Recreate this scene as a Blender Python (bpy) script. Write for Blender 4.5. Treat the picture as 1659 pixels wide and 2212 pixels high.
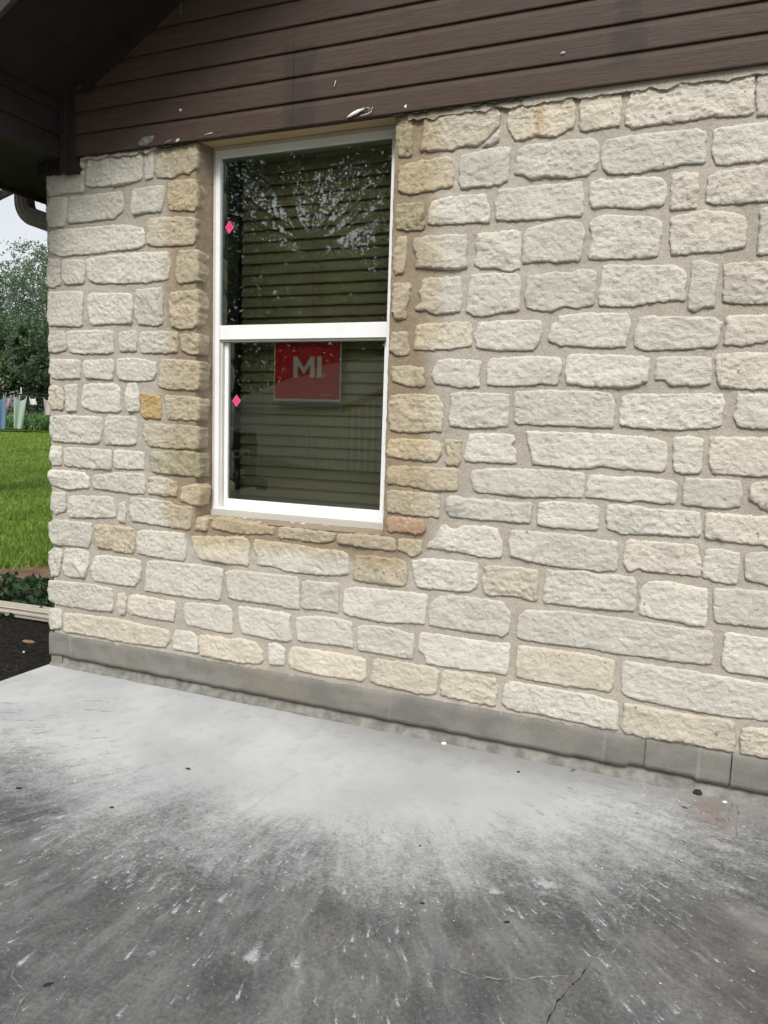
import bpy, math, random
import numpy as np
from mathutils import Vector, noise, Matrix
from mathutils.geometry import delaunay_2d_cdt
for o in list(bpy.data.objects): bpy.data.objects.remove(o)
S = bpy.context.scene
COL = S.collection
# ---------------------------------------------------------------- camera, sky, sun, exposure
SLAB = 1.43                       # eye height above the slab
cam = bpy.data.cameras.new('camera'); co = bpy.data.objects.new('camera', cam); COL.objects.link(co)
cam.sensor_fit = 'HORIZONTAL'; cam.sensor_width = 36.0; cam.lens = 36.0*1661/1659
cam.clip_start = 0.05; cam.clip_end = 2000
co.matrix_world = Matrix(((0.92046665, -0.07371127, 0.38380698, 0.0),
                          (0.38957592, 0.09472136, -0.91611051, -3.2),
                          (0.03117295, 0.99277113, 0.11590399, SLAB),
                          (0, 0, 0, 1)))
S.camera = co
SUN_EL, SUN_AZ = math.radians(48), math.radians(172)     # azimuth clockwise from +y: the light comes from the yard side
w = bpy.data.worlds.new('World'); S.world = w; w.use_nodes = True
nt = w.node_tree; nt.nodes.clear()
sky = nt.nodes.new('ShaderNodeTexSky'); sky.sky_type = 'NISHITA'; sky.sun_disc = False
sky.sun_elevation = SUN_EL; sky.sun_rotation = SUN_AZ; sky.air_density = 1.0; sky.dust_density = 3.0
hs = nt.nodes.new('ShaderNodeHueSaturation'); hs.inputs['Saturation'].default_value = 0.22
bg = nt.nodes.new('ShaderNodeBackground'); bg.inputs['Strength'].default_value = 0.12
ow = nt.nodes.new('ShaderNodeOutputWorld')
nt.links.new(sky.outputs[0], hs.inputs['Color']); nt.links.new(hs.outputs[0], bg.inputs[0]); nt.links.new(bg.outputs[0], ow.inputs[0])
sl = bpy.data.lights.new('sun', 'SUN'); sl.energy = 1.5; sl.angle = math.radians(20); sl.color = (1.0, 0.985, 0.955)
so = bpy.data.objects.new('sun', sl); COL.objects.link(so)
d = Vector((math.sin(SUN_AZ)*math.cos(SUN_EL), math.cos(SUN_AZ)*math.cos(SUN_EL), math.sin(SUN_EL)))
so.rotation_euler = d.to_track_quat('Z', 'Y').to_euler(); so.location = d*30
S.view_settings.view_transform = 'Standard'; S.view_settings.look = 'None'
S.view_settings.exposure = 0.76; S.view_settings.gamma = 1; S.view_settings.use_curve_mapping = False
S.render.resolution_x = 768; S.render.resolution_y = 1024
rnd = random.Random(7); nrs = np.random.RandomState(11)

# ---------------------------------------------------------------- helpers
def tag(o, label=None, cat=None, group=None, kind=None):
    if label: o['label'] = label
    if cat: o['category'] = cat
    if group: o['group'] = group
    if kind: o['kind'] = kind
    return o
def mesh(name, V, F, mat, parent=None, smooth=False, org=None, bevel=0, **k):
    V = [tuple(v) for v in V]
    if org is None: org = (0, 0, 0)
    V = [(v[0]-org[0], v[1]-org[1], v[2]-org[2]) for v in V]
    me = bpy.data.meshes.new(name); me.from_pydata(V, [], [tuple(int(i) for i in f) for f in F]); me.update()
    if smooth: me.polygons.foreach_set('use_smooth', [True]*len(me.polygons))
    if mat: me.materials.append(mat)
    o = bpy.data.objects.new(name, me); COL.objects.link(o); o.location = org
    if parent:
        o.parent = parent; o.location = Vector(org) - parent.matrix_world.translation
        if parent.type == 'EMPTY' or True:
            o.location = Vector(org) - wloc(parent)
    if bevel:
        b = o.modifiers.new('bevel', 'BEVEL'); b.width = bevel; b.segments = 2; b.limit_method = 'ANGLE'
    return tag(o, **k)
def wloc(o):
    v = Vector((0, 0, 0))
    while o: v += Vector(o.location); o = o.parent
    return v
def empty(name, loc=(0, 0, 0), parent=None, **k):
    o = bpy.data.objects.new(name, None); COL.objects.link(o); o.location = loc; o.empty_display_size = .1
    if parent: o.parent = parent; o.location = Vector(loc) - wloc(parent)
    return tag(o, **k)
class MB:
    def __init__(s): s.V = []; s.F = []
    def add(s, V, F):
        n = len(s.V); s.V += [tuple(v) for v in V]; s.F += [tuple(i+n for i in f) for f in F]; return s
    def box(s, a, b):
        x0, y0, z0 = a; x1, y1, z1 = b
        return s.add([(x0,y0,z0),(x1,y0,z0),(x1,y1,z0),(x0,y1,z0),(x0,y0,z1),(x1,y0,z1),(x1,y1,z1),(x0,y1,z1)],
                     [(0,3,2,1),(4,5,6,7),(0,1,5,4),(1,2,6,5),(2,3,7,6),(3,0,4,7)])
    def prism(s, prof, axis, a, b):   # closed profile of 2D points swept along an axis
        n = len(prof); V = []
        for t in (a, b):
            for p, q in prof:
                V.append({'x': (t, p, q), 'y': (p, t, q), 'z': (p, q, t)}[axis])
        F = [(i, (i+1) % n, (i+1) % n+n, i+n) for i in range(n)] + [tuple(range(n-1, -1, -1)), tuple(range(n, 2*n))]
        return s.add(V, F)
    def tube(s, pts, rads, k=8):
        pts = [Vector(p) for p in pts]; n0 = len(s.V)
        for i, p in enumerate(pts):
            t = (pts[min(i+1, len(pts)-1)] - pts[max(i-1, 0)]).normalized()
            u = t.cross(Vector((0, 0, 1)) if abs(t.z) < .9 else Vector((1, 0, 0))).normalized(); v = t.cross(u)
            for j in range(k):
                a = 2*math.pi*j/k; s.V.append(tuple(p + (u*math.cos(a)+v*math.sin(a))*rads[i]))
        for i in range(len(pts)-1):
            for j in range(k):
                a = n0+i*k+j; b = n0+i*k+(j+1) % k; s.F.append((a, b, b+k, a+k))
        s.F.append(tuple(range(n0+k-1, n0-1, -1))); s.F.append(tuple(range(n0+(len(pts)-1)*k, n0+len(pts)*k)))
        return s
    def build(s, name, mat, parent=None, **k): return mesh(name, s.V, s.F, mat, parent, **k)
def box(name, a, b, mat, parent=None, bevel=0, **k): 
    c = tuple((a[i]+b[i])/2 for i in range(3))
    return MB().box(a, b).build(name, mat, parent, org=c, bevel=bevel, **k)
def copy_tree(o, parent=None):
    c = o.copy(); COL.objects.link(c); c.parent = parent
    for ch in list(o.children): copy_tree(ch, c)
    return c
def fbm(x, y, z, o=4): return noise.fractal(Vector((x, y, z)), 1.0, 2.0, o)
def sstep(a, b, x):
    t = np.clip((x-a)/(b-a), 0, 1); return t*t*(3-2*t)

class NT:
    """tiny node builder"""
    def __init__(s, name):
        s.m = bpy.data.materials.new(name); s.m.use_nodes = True; s.t = s.m.node_tree; s.t.nodes.clear()
        s.out = s.n('ShaderNodeOutputMaterial'); s.b = s.n('ShaderNodeBsdfPrincipled'); s.l(s.b.outputs[0], s.out.inputs[0])
        s.geo = s.n('ShaderNodeNewGeometry'); s.pos = s.geo.outputs['Position']
    def n(s, t): return s.t.nodes.new(t)
    def l(s, a, b): s.t.links.new(a, b)
    def put(s, sock, v):
        if isinstance(v, bpy.types.NodeSocket): s.l(v, sock)
        elif isinstance(v, (tuple, list)): sock.default_value = tuple(v)+(1,) if (len(v) == 3 and len(sock.default_value) == 4) else tuple(v)
        else: sock.default_value = v
    def math(s, op, a, b=0.0, c=0.0, clamp=False):
        n = s.n('ShaderNodeMath'); n.operation = op; n.use_clamp = clamp
        s.put(n.inputs[0], a); s.put(n.inputs[1], b); s.put(n.inputs[2], c); return n.outputs[0]
    def vm(s, op, a, b=(0, 0, 0), out=0):
        n = s.n('ShaderNodeVectorMath'); n.operation = op; s.put(n.inputs[0], a); s.put(n.inputs[1], b); return n.outputs[out]
    def sep(s, v): n = s.n('ShaderNodeSeparateXYZ'); s.l(v, n.inputs[0]); return n.outputs
    def comb(s, x=0.0, y=0.0, z=0.0):
        n = s.n('ShaderNodeCombineXYZ'); s.put(n.inputs[0], x); s.put(n.inputs[1], y); s.put(n.inputs[2], z); return n.outputs[0]
    def scale(s, v, k): return s.vm('MULTIPLY', v, k)
    def noise(s, sc=5.0, det=4.0, rough=.55, v=None, dist=0.0, out=0):
        n = s.n('ShaderNodeTexNoise'); s.l(s.pos if v is None else v, n.inputs['Vector'])
        n.inputs['Scale'].default_value = sc; n.inputs['Detail'].default_value = det; n.inputs['Roughness'].default_value = rough
        n.inputs['Distortion'].default_value = dist; return n.outputs[out]
    def voro(s, sc, v=None, feat='F1', out='Distance', rand=1.0):
        n = s.n('ShaderNodeTexVoronoi'); s.l(s.pos if v is None else v, n.inputs['Vector']); n.feature = feat
        n.inputs['Scale'].default_value = sc; n.inputs['Randomness'].default_value = rand; return n.outputs[out]
    def rng(s, v, a, b, c=0.0, d=1.0, smooth=True):
        n = s.n('ShaderNodeMapRange'); n.interpolation_type = 'SMOOTHSTEP' if smooth else 'LINEAR'
        s.put(n.inputs['Value'], v)
        for k, x in zip(('From Min', 'From Max', 'To Min', 'To Max'), (a, b, c, d)): s.put(n.inputs[k], x)
        return n.outputs[0]
    def mix(s, f, a, b, mode='MIX'):
        n = s.n('ShaderNodeMix'); n.data_type = 'RGBA'; n.blend_type = mode; n.clamp_factor = True
        s.put(n.inputs[0], f); s.put(n.inputs[6], a); s.put(n.inputs[7], b); return n.outputs[2]
    def bump(s, h, strength=.5, dist=.005, nrm=None):
        n = s.n('ShaderNodeBump'); n.inputs['Strength'].default_value = strength; n.inputs['Distance'].default_value = dist
        s.l(h, n.inputs['Height'])
        if nrm is not None: s.l(nrm, n.inputs['Normal'])
        s.l(n.outputs[0], s.b.inputs['Normal']); return n.outputs[0]
    def fin(s, col=None, rough=.8, spec=.3, metal=0.0):
        if col is not None: s.put(s.b.inputs['Base Color'], col)
        s.put(s.b.inputs['Roughness'], rough); s.b.inputs['Specular IOR Level'].default_value = spec
        s.b.inputs['Metallic'].default_value = metal; return s.m
def plain(name, col, rough=.7, spec=.3, var=.12, sc=30, bump=0.0, metal=0.0, bd=.002):
    m = NT(name); n = m.noise(sc, 4, .6)
    c = m.mix(m.rng(n, .3, .7), tuple(x*(1-var) for x in col), tuple(min(1, x*(1+var)) for x in col))
    if bump: m.bump(m.noise(sc*4, 4, .6), bump, bd)
    return m.fin(c, rough, spec, metal)

# ---------------------------------------------------------------- materials
WX0, WX1, WZ0, WZ1 = -2.352, -1.350, 0.925, 2.738        # window opening in the wall
def washed(m):
    """0 where the stone was washed clean, 1 in the brown weathered band left round the window"""
    p = m.sep(m.pos)
    dx = m.math('MAXIMUM', m.math('SUBTRACT', WX0, p[0]), m.math('SUBTRACT', p[0], WX1))
    dx = m.math('MAXIMUM', dx, 0.0)
    dz = m.math('MULTIPLY', m.math('MAXIMUM', m.math('SUBTRACT', WZ0, p[2]), 0.0), 1.55)
    dd = m.math('SQRT', m.math('ADD', m.math('MULTIPLY', dx, dx), m.math('MULTIPLY', dz, dz)))
    n = m.noise(6, 4, .6); dd = m.math('ADD', dd, m.math('MULTIPLY', m.math('SUBTRACT', n, .5), .22))
    return m.rng(dd, .14, .27, 1.0, 0.0)
def stone_mat(name, base, tint, tint_amt, stain=(.78, .68, .52), pits=0.0, streak=None):
    m = NT(name)
    oi = m.n('ShaderNodeObjectInfo').outputs['Random']
    off = m.vm('ADD', m.pos, m.comb(m.math('MULTIPLY', oi, 7.0), m.math('MULTIPLY', oi, 3.0), 0.0))
    n1 = m.noise(9, 5, .6, off); n2 = m.noise(28, 6, .65, off); n3 = m.noise(170, 5, .7, off)
    lay = m.noise(1.0, 5, .65, m.scale(off, (7, 7, 42)))
    c = m.mix(m.rng(n1, .34, .68), tuple(x*.93 for x in base), tuple(min(.9, x*1.06) for x in base))
    c = m.mix(m.math('MULTIPLY', m.rng(n2, .5, .72), tint_amt), c, tint)
    c = m.mix(m.math('MULTIPLY', m.rng(lay, .52, .7), .22), c, (base[0]*.86, base[1]*.80, base[2]*.68))
    c = m.mix(m.math('MULTIPLY', m.rng(m.noise(14, 4, .6, m.vm('ADD', off, (5, 1, 2))), .55, .75), .30), c, (base[0]*.84, base[1]*.88, base[2]*.86))
    c = m.mix(m.math('MULTIPLY', m.rng(n3, .56, .74), .30), c, tuple(x*.62 for x in base))       # grain and dirt lodged in it
    c = m.mix(m.math('MULTIPLY', m.rng(m.noise(60, 5, .7, off), .60, .72), .35), c, (.30, .27, .21))
    v = m.math('ADD', .89, m.math('MULTIPLY', oi, .18))
    c = m.mix(1.0, c, m.comb(v, v, v), 'MULTIPLY')
    if stain:
        f = washed(m)
        c = m.mix(m.math('MULTIPLY', f, .80), c, m.mix(1.0, c, stain, 'MULTIPLY'))
        c = m.mix(m.math('MULTIPLY', m.math('MULTIPLY', f, m.rng(n2, .52, .66)), .35), c, (.25, .20, .12))
    if streak:
        p = m.sep(m.pos); xx = m.math('ABSOLUTE', m.math('SUBTRACT', p[0], streak[0]))
        xx = m.math('ADD', xx, m.math('MULTIPLY', m.noise(40, 4, .6), .03))
        c = m.mix(m.math('MULTIPLY', m.rng(xx, .015, .045, 1.0, 0.0), .8), c, streak[1])
    pit = m.rng(m.noise(42, 3, .5, m.vm('ADD', off, (9, 4, 1))), .73 - .08*pits, .79 - .08*pits)
    c = m.mix(m.math('MULTIPLY', pit, .55), c, (.13, .11, .08))
    h = m.math('ADD', m.math('MULTIPLY', n2, .9), m.math('MULTIPLY', n3, .35))
    h = m.math('ADD', h, m.math('MULTIPLY', lay, .35))
    h = m.math('SUBTRACT', h, m.math('MULTIPLY', pit, .6))
    m.bump(h, 1.0, .0135)
    return m.fin(c, .92, .18)
W = (.588, .560, .490)
MATS = {
 'w': stone_mat('limestone', W, (.56, .50, .39), .30),
 'c': stone_mat('limestone_cream', (.585, .535, .435), (.54, .465, .345), .40, pits=.4),
 't': stone_mat('limestone_tan', (.525, .475, .375), (.43, .365, .25), .40, stain=(.86, .80, .70), pits=.3),
 'y': stone_mat('limestone_yellow', (.53, .465, .345), (.44, .35, .21), .45, stain=(.88, .82, .70), pits=.3),
 'g': stone_mat('limestone_grey_green', (.40, .375, .28), (.27, .26, .18), .6, stain=(.85, .78, .66)),
 'm': stone_mat('limestone_mossy', (.42, .39, .28), (.16, .16, .10), .9, stain=(.85, .80, .70), pits=1.0),
 'o': stone_mat('limestone_rusty', (.50, .35, .165), (.56, .49, .34), .9, stain=None, pits=.4),
 'r': stone_mat('limestone_red', (.48, .32, .215), (.56, .49, .40), 1.0, stain=None, pits=.5),
 's': stone_mat('limestone_brown_pitted', (.50, .44, .33), (.36, .28, .17), .55, pits=1.0),
 'p': stone_mat('limestone_pinkish', (.600, .552, .475), (.56, .475, .39), .35, pits=.5),
 'e': stone_mat('limestone_rust_streaked', (.57, .51, .40), (.50, .40, .27), .4, streak=(-.722, (.50, .335, .225))),
}
def mortar_mat():
    m = NT('mortar')
    n1 = m.noise(3.5, 4, .6); n2 = m.noise(170, 4, .8); n3 = m.noise(40, 4, .6)
    c = m.mix(m.rng(n1, .35, .65), (.358, .322, .268), (.430, .392, .332))
    c = m.mix(m.math('MULTIPLY', m.rng(n2, .48, .70), .55), c, (.22, .19, .155))
    c = m.mix(m.math('MULTIPLY', m.rng(n2, .50, .36), .55), c, (.60, .55, .48))
    c = m.mix(m.math('MULTIPLY', m.rng(n3, .55, .75), .3), c, (.26, .22, .18))
    f = washed(m); c = m.mix(m.math('MULTIPLY', f, .9), c, m.mix(1.0, c, (.66, .57, .45), 'MULTIPLY'))
    m.bump(m.math('ADD', m.math('MULTIPLY', n2, .5), n3), .9, .006)
    return m.fin(c, .95, .12)
MORTAR = mortar_mat()
def siding_mat():
    m = NT('brown_siding')
    p = m.sep(m.pos)
    grain = m.noise(1.0, 6, .7, m.scale(m.pos, (9, 9, 150)), .8)
    grain2 = m.noise(1.0, 4, .6, m.scale(m.pos, (3, 3, 60)), 2.5)
    c = m.mix(m.rng(grain, .35, .7), (.050, .0315, .0230), (.076, .0500, .0380))
    c = m.mix(m.math('MULTIPLY', m.rng(m.noise(2.2, 3, .5), .4, .65), .5), c, (.062, .0410, .0320))
    # damp-looking patches of fresher paint over two studs
    nn = m.math('MULTIPLY', m.math('SUBTRACT', m.noise(9, 5, .65), .5), .16)
    for cx, hw, lo, hi in ((-1.80, .075, 2.70, 3.06), (-.40, .05, 2.80, 3.15)):
        dx = m.math('ADD', m.math('ABSOLUTE', m.math('SUBTRACT', p[0], cx)), nn)
        f = m.math('MULTIPLY', m.rng(dx, hw-.02, hw+.03, 1.0, 0.0), m.math('MULTIPLY', m.rng(p[2], lo-.04, lo+.02), m.rng(p[2], hi-.02, hi+.05, 1.0, 0.0)))
        c = m.mix(m.math('MULTIPLY', f, .50), c, (.026, .0195, .0180))
    c = m.mix(m.math('MULTIPLY', m.rng(m.noise(90, 3, .6), .70, .78), .5), c, (.12, .11, .10))
    m.bump(m.math('ADD', m.math('MULTIPLY', grain, .7), grain2), .5, .003)
    return m.fin(c, .62, .28)
SIDING = siding_mat()
TRIM = plain('brown_trim', (.026, .020, .0185), .6, .25, .15, 12, .3)
SOFFIT = plain('dark_soffit', (.020, .017, .017), .75, .2, .15, 8, .2)
FASCIA = plain('fascia_brown', (.060, .047, .043), .6, .25, .12, 8, .2)
def slab_mat():
    m = NT('concrete_slab')
    p = m.sep(m.pos)
    dx = m.math('ADD', p[0], 1.42); dy = m.math('ADD', p[1], -.15)
    ang = m.math('ADD', m.math('ARCTAN2', dy, dx), m.math('MULTIPLY', m.math('SUBTRACT', m.noise(2.2, 3, .5), .5), .13))
    r = m.math('SQRT', m.math('ADD', m.math('MULTIPLY', dx, dx), m.math('MULTIPLY', dy, dy)))
    dl = m.math('MULTIPLY', m.math('MINIMUM', dx, 0.0), .36); dr = m.math('MULTIPLY', m.math('MAXIMUM', dx, 0.0), .60)
    de = m.math('ADD', dl, dr); rr = m.math('SQRT', m.math('ADD', m.math('MULTIPLY', de, de), m.math('MULTIPLY', dy, dy)))
    wob = m.math('MULTIPLY', m.math('SUBTRACT', m.noise(2.4, 5, .62), .5), .85)
    st1 = m.noise(1.0, 5, .6, m.comb(m.math('MULTIPLY', ang, 13.0), m.math('MULTIPLY', r, 1.6), 0.0), .3)
    st2 = m.noise(1.0, 6, .68, m.comb(m.math('MULTIPLY', ang, 42.0), m.math('MULTIPLY', r, 5.0), 3.0), .3)
    st3 = m.noise(1.0, 5, .7, m.comb(m.math('MULTIPLY', ang, 120.0), m.math('MULTIPLY', r, 22.0), 8.0), .2)
    fine = m.noise(240, 4, .8); mid = m.noise(11, 5, .65); big = m.noise(2.8, 6, .68)
    e = m.math('ADD', rr, wob)
    e = m.math('SUBTRACT', e, m.math('MULTIPLY', m.math('SUBTRACT', st1, .5), .42))
    e = m.math('SUBTRACT', e, m.math('MULTIPLY', m.math('SUBTRACT', st2, .5), .42))
    e = m.math('ADD', e, m.math('MULTIPLY', m.rng(p[0], -1.3, .2), .28))
    gr1 = m.noise(75, 3, .7); gr2 = m.noise(24, 4, .7)
    e = m.math('ADD', e, m.math('MULTIPLY', m.math('SUBTRACT', gr1, .5), .55)); e = m.math('ADD', e, m.math('MULTIPLY', m.math('SUBTRACT', gr2, .5), .50))
    dust = m.math('MAXIMUM', m.rng(e, .88, 1.66, 1.0, 0.0), m.math('MULTIPLY', m.math('MULTIPLY', m.rng(e, 1.1, 2.8, 1.0, 0.0), m.rng(m.math('ADD', m.math('MULTIPLY', st1, .55), m.math('MULTIPLY', st2, .45)), .40, .64)), .28))
    # bare, weathered concrete: dark and brownish, speckled with fine aggregate
    c = m.mix(m.rng(big, .35, .65), (.064, .064, .065), (.120, .119, .115))
    c = m.mix(m.math('MULTIPLY', m.rng(mid, .48, .7), .45), c, (.160, .153, .142))
    c = m.mix(m.math('MULTIPLY', m.rng(fine, .50, .72), .60), c, (.055, .052, .050))
    c = m.mix(m.math('MULTIPLY', m.rng(fine, .48, .30), .50), c, (.27, .265, .26))
    c = m.mix(m.math('MULTIPLY', m.rng(gr1, .50, .68), .55), c, (.040, .040, .040))
    c = m.mix(m.math('MULTIPLY', m.rng(gr1, .46, .32), .45), c, (.205, .205, .20))
    # limestone slurry dried on it in streaks that fan out from the wall
    sp = m.math('MULTIPLY', m.rng(m.math('ADD', m.math('MULTIPLY', st3, .6), m.math('MULTIPLY', st2, .4)), .54, .74), m.rng(e, 2.6, .9, 0.0, 1.0))
    c = m.mix(m.math('MULTIPLY', sp, .55), c, (.40, .405, .41))
    dm = m.mix(m.rng(m.noise(1.4, 4, .55), .35, .65), (.375, .385, .385), (.485, .49, .486))
    dm = m.mix(m.math('MULTIPLY', m.rng(mid, .48, .72), .35), dm, (.275, .275, .265))
    dm = m.mix(m.math('MULTIPLY', m.rng(fine, .52, .74), .22), dm, (.22, .22, .215))
    c = m.mix(m.math('MULTIPLY', dust, .96), c, dm)
    # greyer, thinly coated strip along the wall towards the right
    wall = m.math('MULTIPLY', m.rng(m.math('ADD', p[1], m.math('MULTIPLY', m.math('SUBTRACT', mid, .5), .2)), -.30, -.02), m.rng(p[0], -2.3, -1.0))
    c = m.mix(m.math('MULTIPLY', wall, .68), c, (.225, .216, .202))
    # short splashes of slurry thrown outwards
    for fa, fr, lo, hi, am, zz in ((30.0, 3.0, .62, .85, .45, 1.0), (75.0, 8.0, .62, .80, .40, 4.0), (12.0, 1.6, .60, .80, .35, 9.0)):
        pv = m.comb(m.math('MULTIPLY', ang, fa), m.math('MULTIPLY', r, fr), zz)
        v = m.math('ADD', m.noise(1.0, 3, .5, pv, .2), m.math('MULTIPLY', m.math('SUBTRACT', fine, .5), .22))
        k = m.math('MULTIPLY', m.rng(v, lo, hi), m.math('MULTIPLY', m.rng(rr, .6, 1.1), m.rng(rr, 3.2, 1.6)))
        c = m.mix(m.math('MULTIPLY', k, am), c, (.37, .375, .375))
    # rust-brown repair patch by the spalled joint
    q = m.vm('DISTANCE', m.scale(m.pos, (1.0, .55, 0)), (.115, -.085, 0), 1)
    q = m.math('ADD', q, m.math('MULTIPLY', m.math('SUBTRACT', m.noise(16, 4, .6), .5), .07))
    c = m.mix(m.math('MULTIPLY', m.rng(q, .03, .11, 1.0, 0.0), .60), c, (.20, .150, .120))
    q = m.vm('DISTANCE', m.scale(m.pos, (.6, 1, 0)), (.25, -1.05, 0), 1)
    c = m.mix(m.math('MULTIPLY', m.rng(m.math('ADD', q, m.math('MULTIPLY', mid, .25)), .12, .5, 1.0, 0.0), .35), c, (.115, .085, .064))
    # white specks and splats
    for sc, th, am in ((60, .16, .45), (25, .10, .5)):
        v = m.voro(sc); k = m.rng(m.math('ADD', v, m.math('MULTIPLY', m.noise(90, 2), .12)), th, th+.05, 1.0, 0.0)
        sel = m.rng(m.noise(sc*.32, 2, .5, m.vm('ADD', m.pos, (3, 7, sc))), .60, .64)
        c = m.mix(m.math('MULTIPLY', m.math('MULTIPLY', k, sel), am), c, (.62, .62, .60))
    m.bump(m.math('ADD', m.math('MULTIPLY', fine, .5), m.math('MULTIPLY', mid, .6)), .45, .004)
    return m.fin(c, m.rng(dust, 0, 1, .70, .93), .25)
SLABM = slab_mat()
def found_mat():
    m = NT('foundation_render'); p = m.sep(m.pos)
    n = m.noise(1.0, 4, .6, m.scale(m.pos, (4, 4, 7))); f = m.noise(140, 4, .7)
    c = m.mix(m.rng(n, .35, .65), (.160, .155, .138), (.222, .212, .188))
    c = m.mix(m.math('MULTIPLY', m.rng(m.noise(1.3, 3, .5), .5, .7), .6), c, (.200, .172, .132))
    c = m.mix(m.math('MULTIPLY', m.rng(f, .5, .7), .25), c, (.12, .12, .11))
    drip = m.noise(1.0, 3, .5, m.scale(m.pos, (30, 30, 2.0)))
    c = m.mix(m.math('MULTIPLY', m.rng(drip, .62, .75), .35), c, (.33, .32, .29))
    c = m.mix(m.math('MULTIPLY', m.rng(m.noise(9, 6, .7), .52, .68), .35), c, (.135, .128, .11))
    m.bump(m.math('ADD', f, m.noise(30, 5, .7)), .7, .004); return m.fin(c, .9, .18)
FOUND = found_mat()
def slurry_mat():
    m = NT('slurry_splash'); at = m.n('ShaderNodeAttribute'); at.attribute_name = 'cover'
    a = m.math('ADD', at.outputs['Fac'], m.math('MULTIPLY', m.math('SUBTRACT', m.noise(130, 4, .75), .5), 1.3))
    a = m.math('MULTIPLY', m.rng(a, .15, .70), .85); m.fin((.42, .43, .43), .95, .1)
    tr = m.n('ShaderNodeBsdfTransparent'); mx = m.n('ShaderNodeMixShader'); m.l(a, mx.inputs[0]); m.l(tr.outputs[0], mx.inputs[1])
    m.l(m.b.outputs[0], mx.inputs[2]); m.l(mx.outputs[0], m.out.inputs[0]); return m.m
SLURRY = slurry_mat()
FOUND2 = plain('foundation_raw', (.190, .185, .165), .95, .1, .3, 16, .6, bd=.004)
VINYL = plain('white_vinyl', (.80, .80, .79), .35, .45, .03, 6)
VINYL_G = plain('grey_vinyl', (.56, .54, .52), .45, .4, .05, 6)
VINYL_B = plain('almond_vinyl', (.46, .445, .395), .5, .35, .06, 6)
WOOD = NT('pine_board')
_g = WOOD.noise(1.0, 5, .6, WOOD.scale(WOOD.pos, (4, 60, 60)), 1.0)
WOOD.bump(_g, .2, .002); WOOD = WOOD.fin(WOOD.mix(WOOD.rng(_g, .35, .7), (.46, .335, .165), (.60, .47, .27)), .6, .3)
def glass_mat():
    m = NT('window_glass'); m.t.nodes.remove(m.b)
    tr = m.n('ShaderNodeBsdfTransparent'); tr.inputs[0].default_value = (.80, .825, .775, 1)
    gl = m.n('ShaderNodeBsdfGlossy'); gl.inputs['Roughness'].default_value = 0.012; gl.inputs[0].default_value = (.90, .95, 1.0, 1)
    fr = m.n('ShaderNodeFresnel'); fr.inputs[0].default_value = 1.5
    mx = m.n('ShaderNodeMixShader'); m.l(m.math('MULTIPLY_ADD', fr.outputs[0], 1.3, .055), mx.inputs[0])
    m.l(tr.outputs[0], mx.inputs[1]); m.l(gl.outputs[0], mx.inputs[2])
    di = m.n('ShaderNodeBsdfDiffuse'); di.inputs[0].default_value = (.6, .6, .58, 1)
    m2 = m.n('ShaderNodeMixShader'); m.l(m.math('MULTIPLY', m.rng(m.noise(60, 4, .7), .66, .80), .10), m2.inputs[0])
    m.l(mx.outputs[0], m2.inputs[1]); m.l(di.outputs[0], m2.inputs[2]); m.l(m2.outputs[0], m.out.inputs[0]); return m.m
GLASS = glass_mat()
SPACER = plain('green_glass_edge', (.05, .13, .09), .25, .6, .1, 20)
BLIND = plain('blind_slat', (.54, .475, .30), .55, .3, .05, 4)
CORD = plain('blind_cord', (.42, .40, .28), .8, .2)
ROOM = plain('room_wall', (.35, .33, .30), .9, .1)
RED = plain('sign_red', (.72, .035, .045), .4, .4, .03)
PALE = plain('sign_pale', (.72, .76, .70), .5, .3, .03)
PINK = plain('sticker_pink', (.80, .085, .24), .5, .3, .04)
INK = plain('sticker_ink', (.22, .008, .03), .6, .2, .05)
DSP = plain('downspout_cream', (.36, .335, .27), .5, .35, .08, 10)
GUTTER = plain('gutter_dark', (.05, .045, .042), .5, .35, .1, 8)
CHIPW = plain('white_flake', (.74, .73, .72), .7, .2, .08, 60)
CAULK = plain('grey_caulk', (.15, .145, .145), .8, .2, .3, 60, .6)
DARKB = plain('dark_bit', (.030, .026, .020), .8, .2, .3, 90)
SHINGLE = plain('roof_shingle', (.09, .085, .08), .95, .1, .3, 25, .5)
BARK = plain('tree_bark', (.085, .070, .055), .95, .1, .3, 12, .8, bd=.03)
def leaf_mat(name, a, b, sc=1.2):
    m = NT(name); c = m.mix(m.rng(m.noise(sc, 3, .6), .35, .65), a, b)
    c = m.mix(m.math('MULTIPLY', m.rng(m.noise(sc*12, 2, .6), .5, .7), .6), c, tuple(min(1, x*1.7) for x in b))
    m.fin(c, .6, .3); tl = m.n('ShaderNodeBsdfTranslucent'); m.l(c, tl.inputs[0])
    mx = m.n('ShaderNodeMixShader'); mx.inputs[0].default_value = .3
    m.l(m.b.outputs[0], mx.inputs[1]); m.l(tl.outputs[0], mx.inputs[2]); m.l(mx.outputs[0], m.out.inputs[0]); return m.m
LEAF_D = leaf_mat('leaf_dark', (.042, .078, .034), (.070, .118, .048), .5)
LEAF_B = leaf_mat('leaf_far_hazed', (.085, .135, .075), (.130, .190, .105), .5)  # far foliage paled and flattened: the haze veil is put into the leaf colour
LEAF_L = leaf_mat('leaf_light', (.080, .130, .050), (.125, .185, .070), .5)
LEAF_W = leaf_mat('leaf_weed', (.022, .055, .022), (.042, .092, .036), 6)
CORNM = leaf_mat('corn_leaf', (.055, .13, .04), (.12, .22, .07), 2)
GRASSM = leaf_mat('grass_blade', (.105, .180, .024), (.175, .260, .042), .8)
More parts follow.
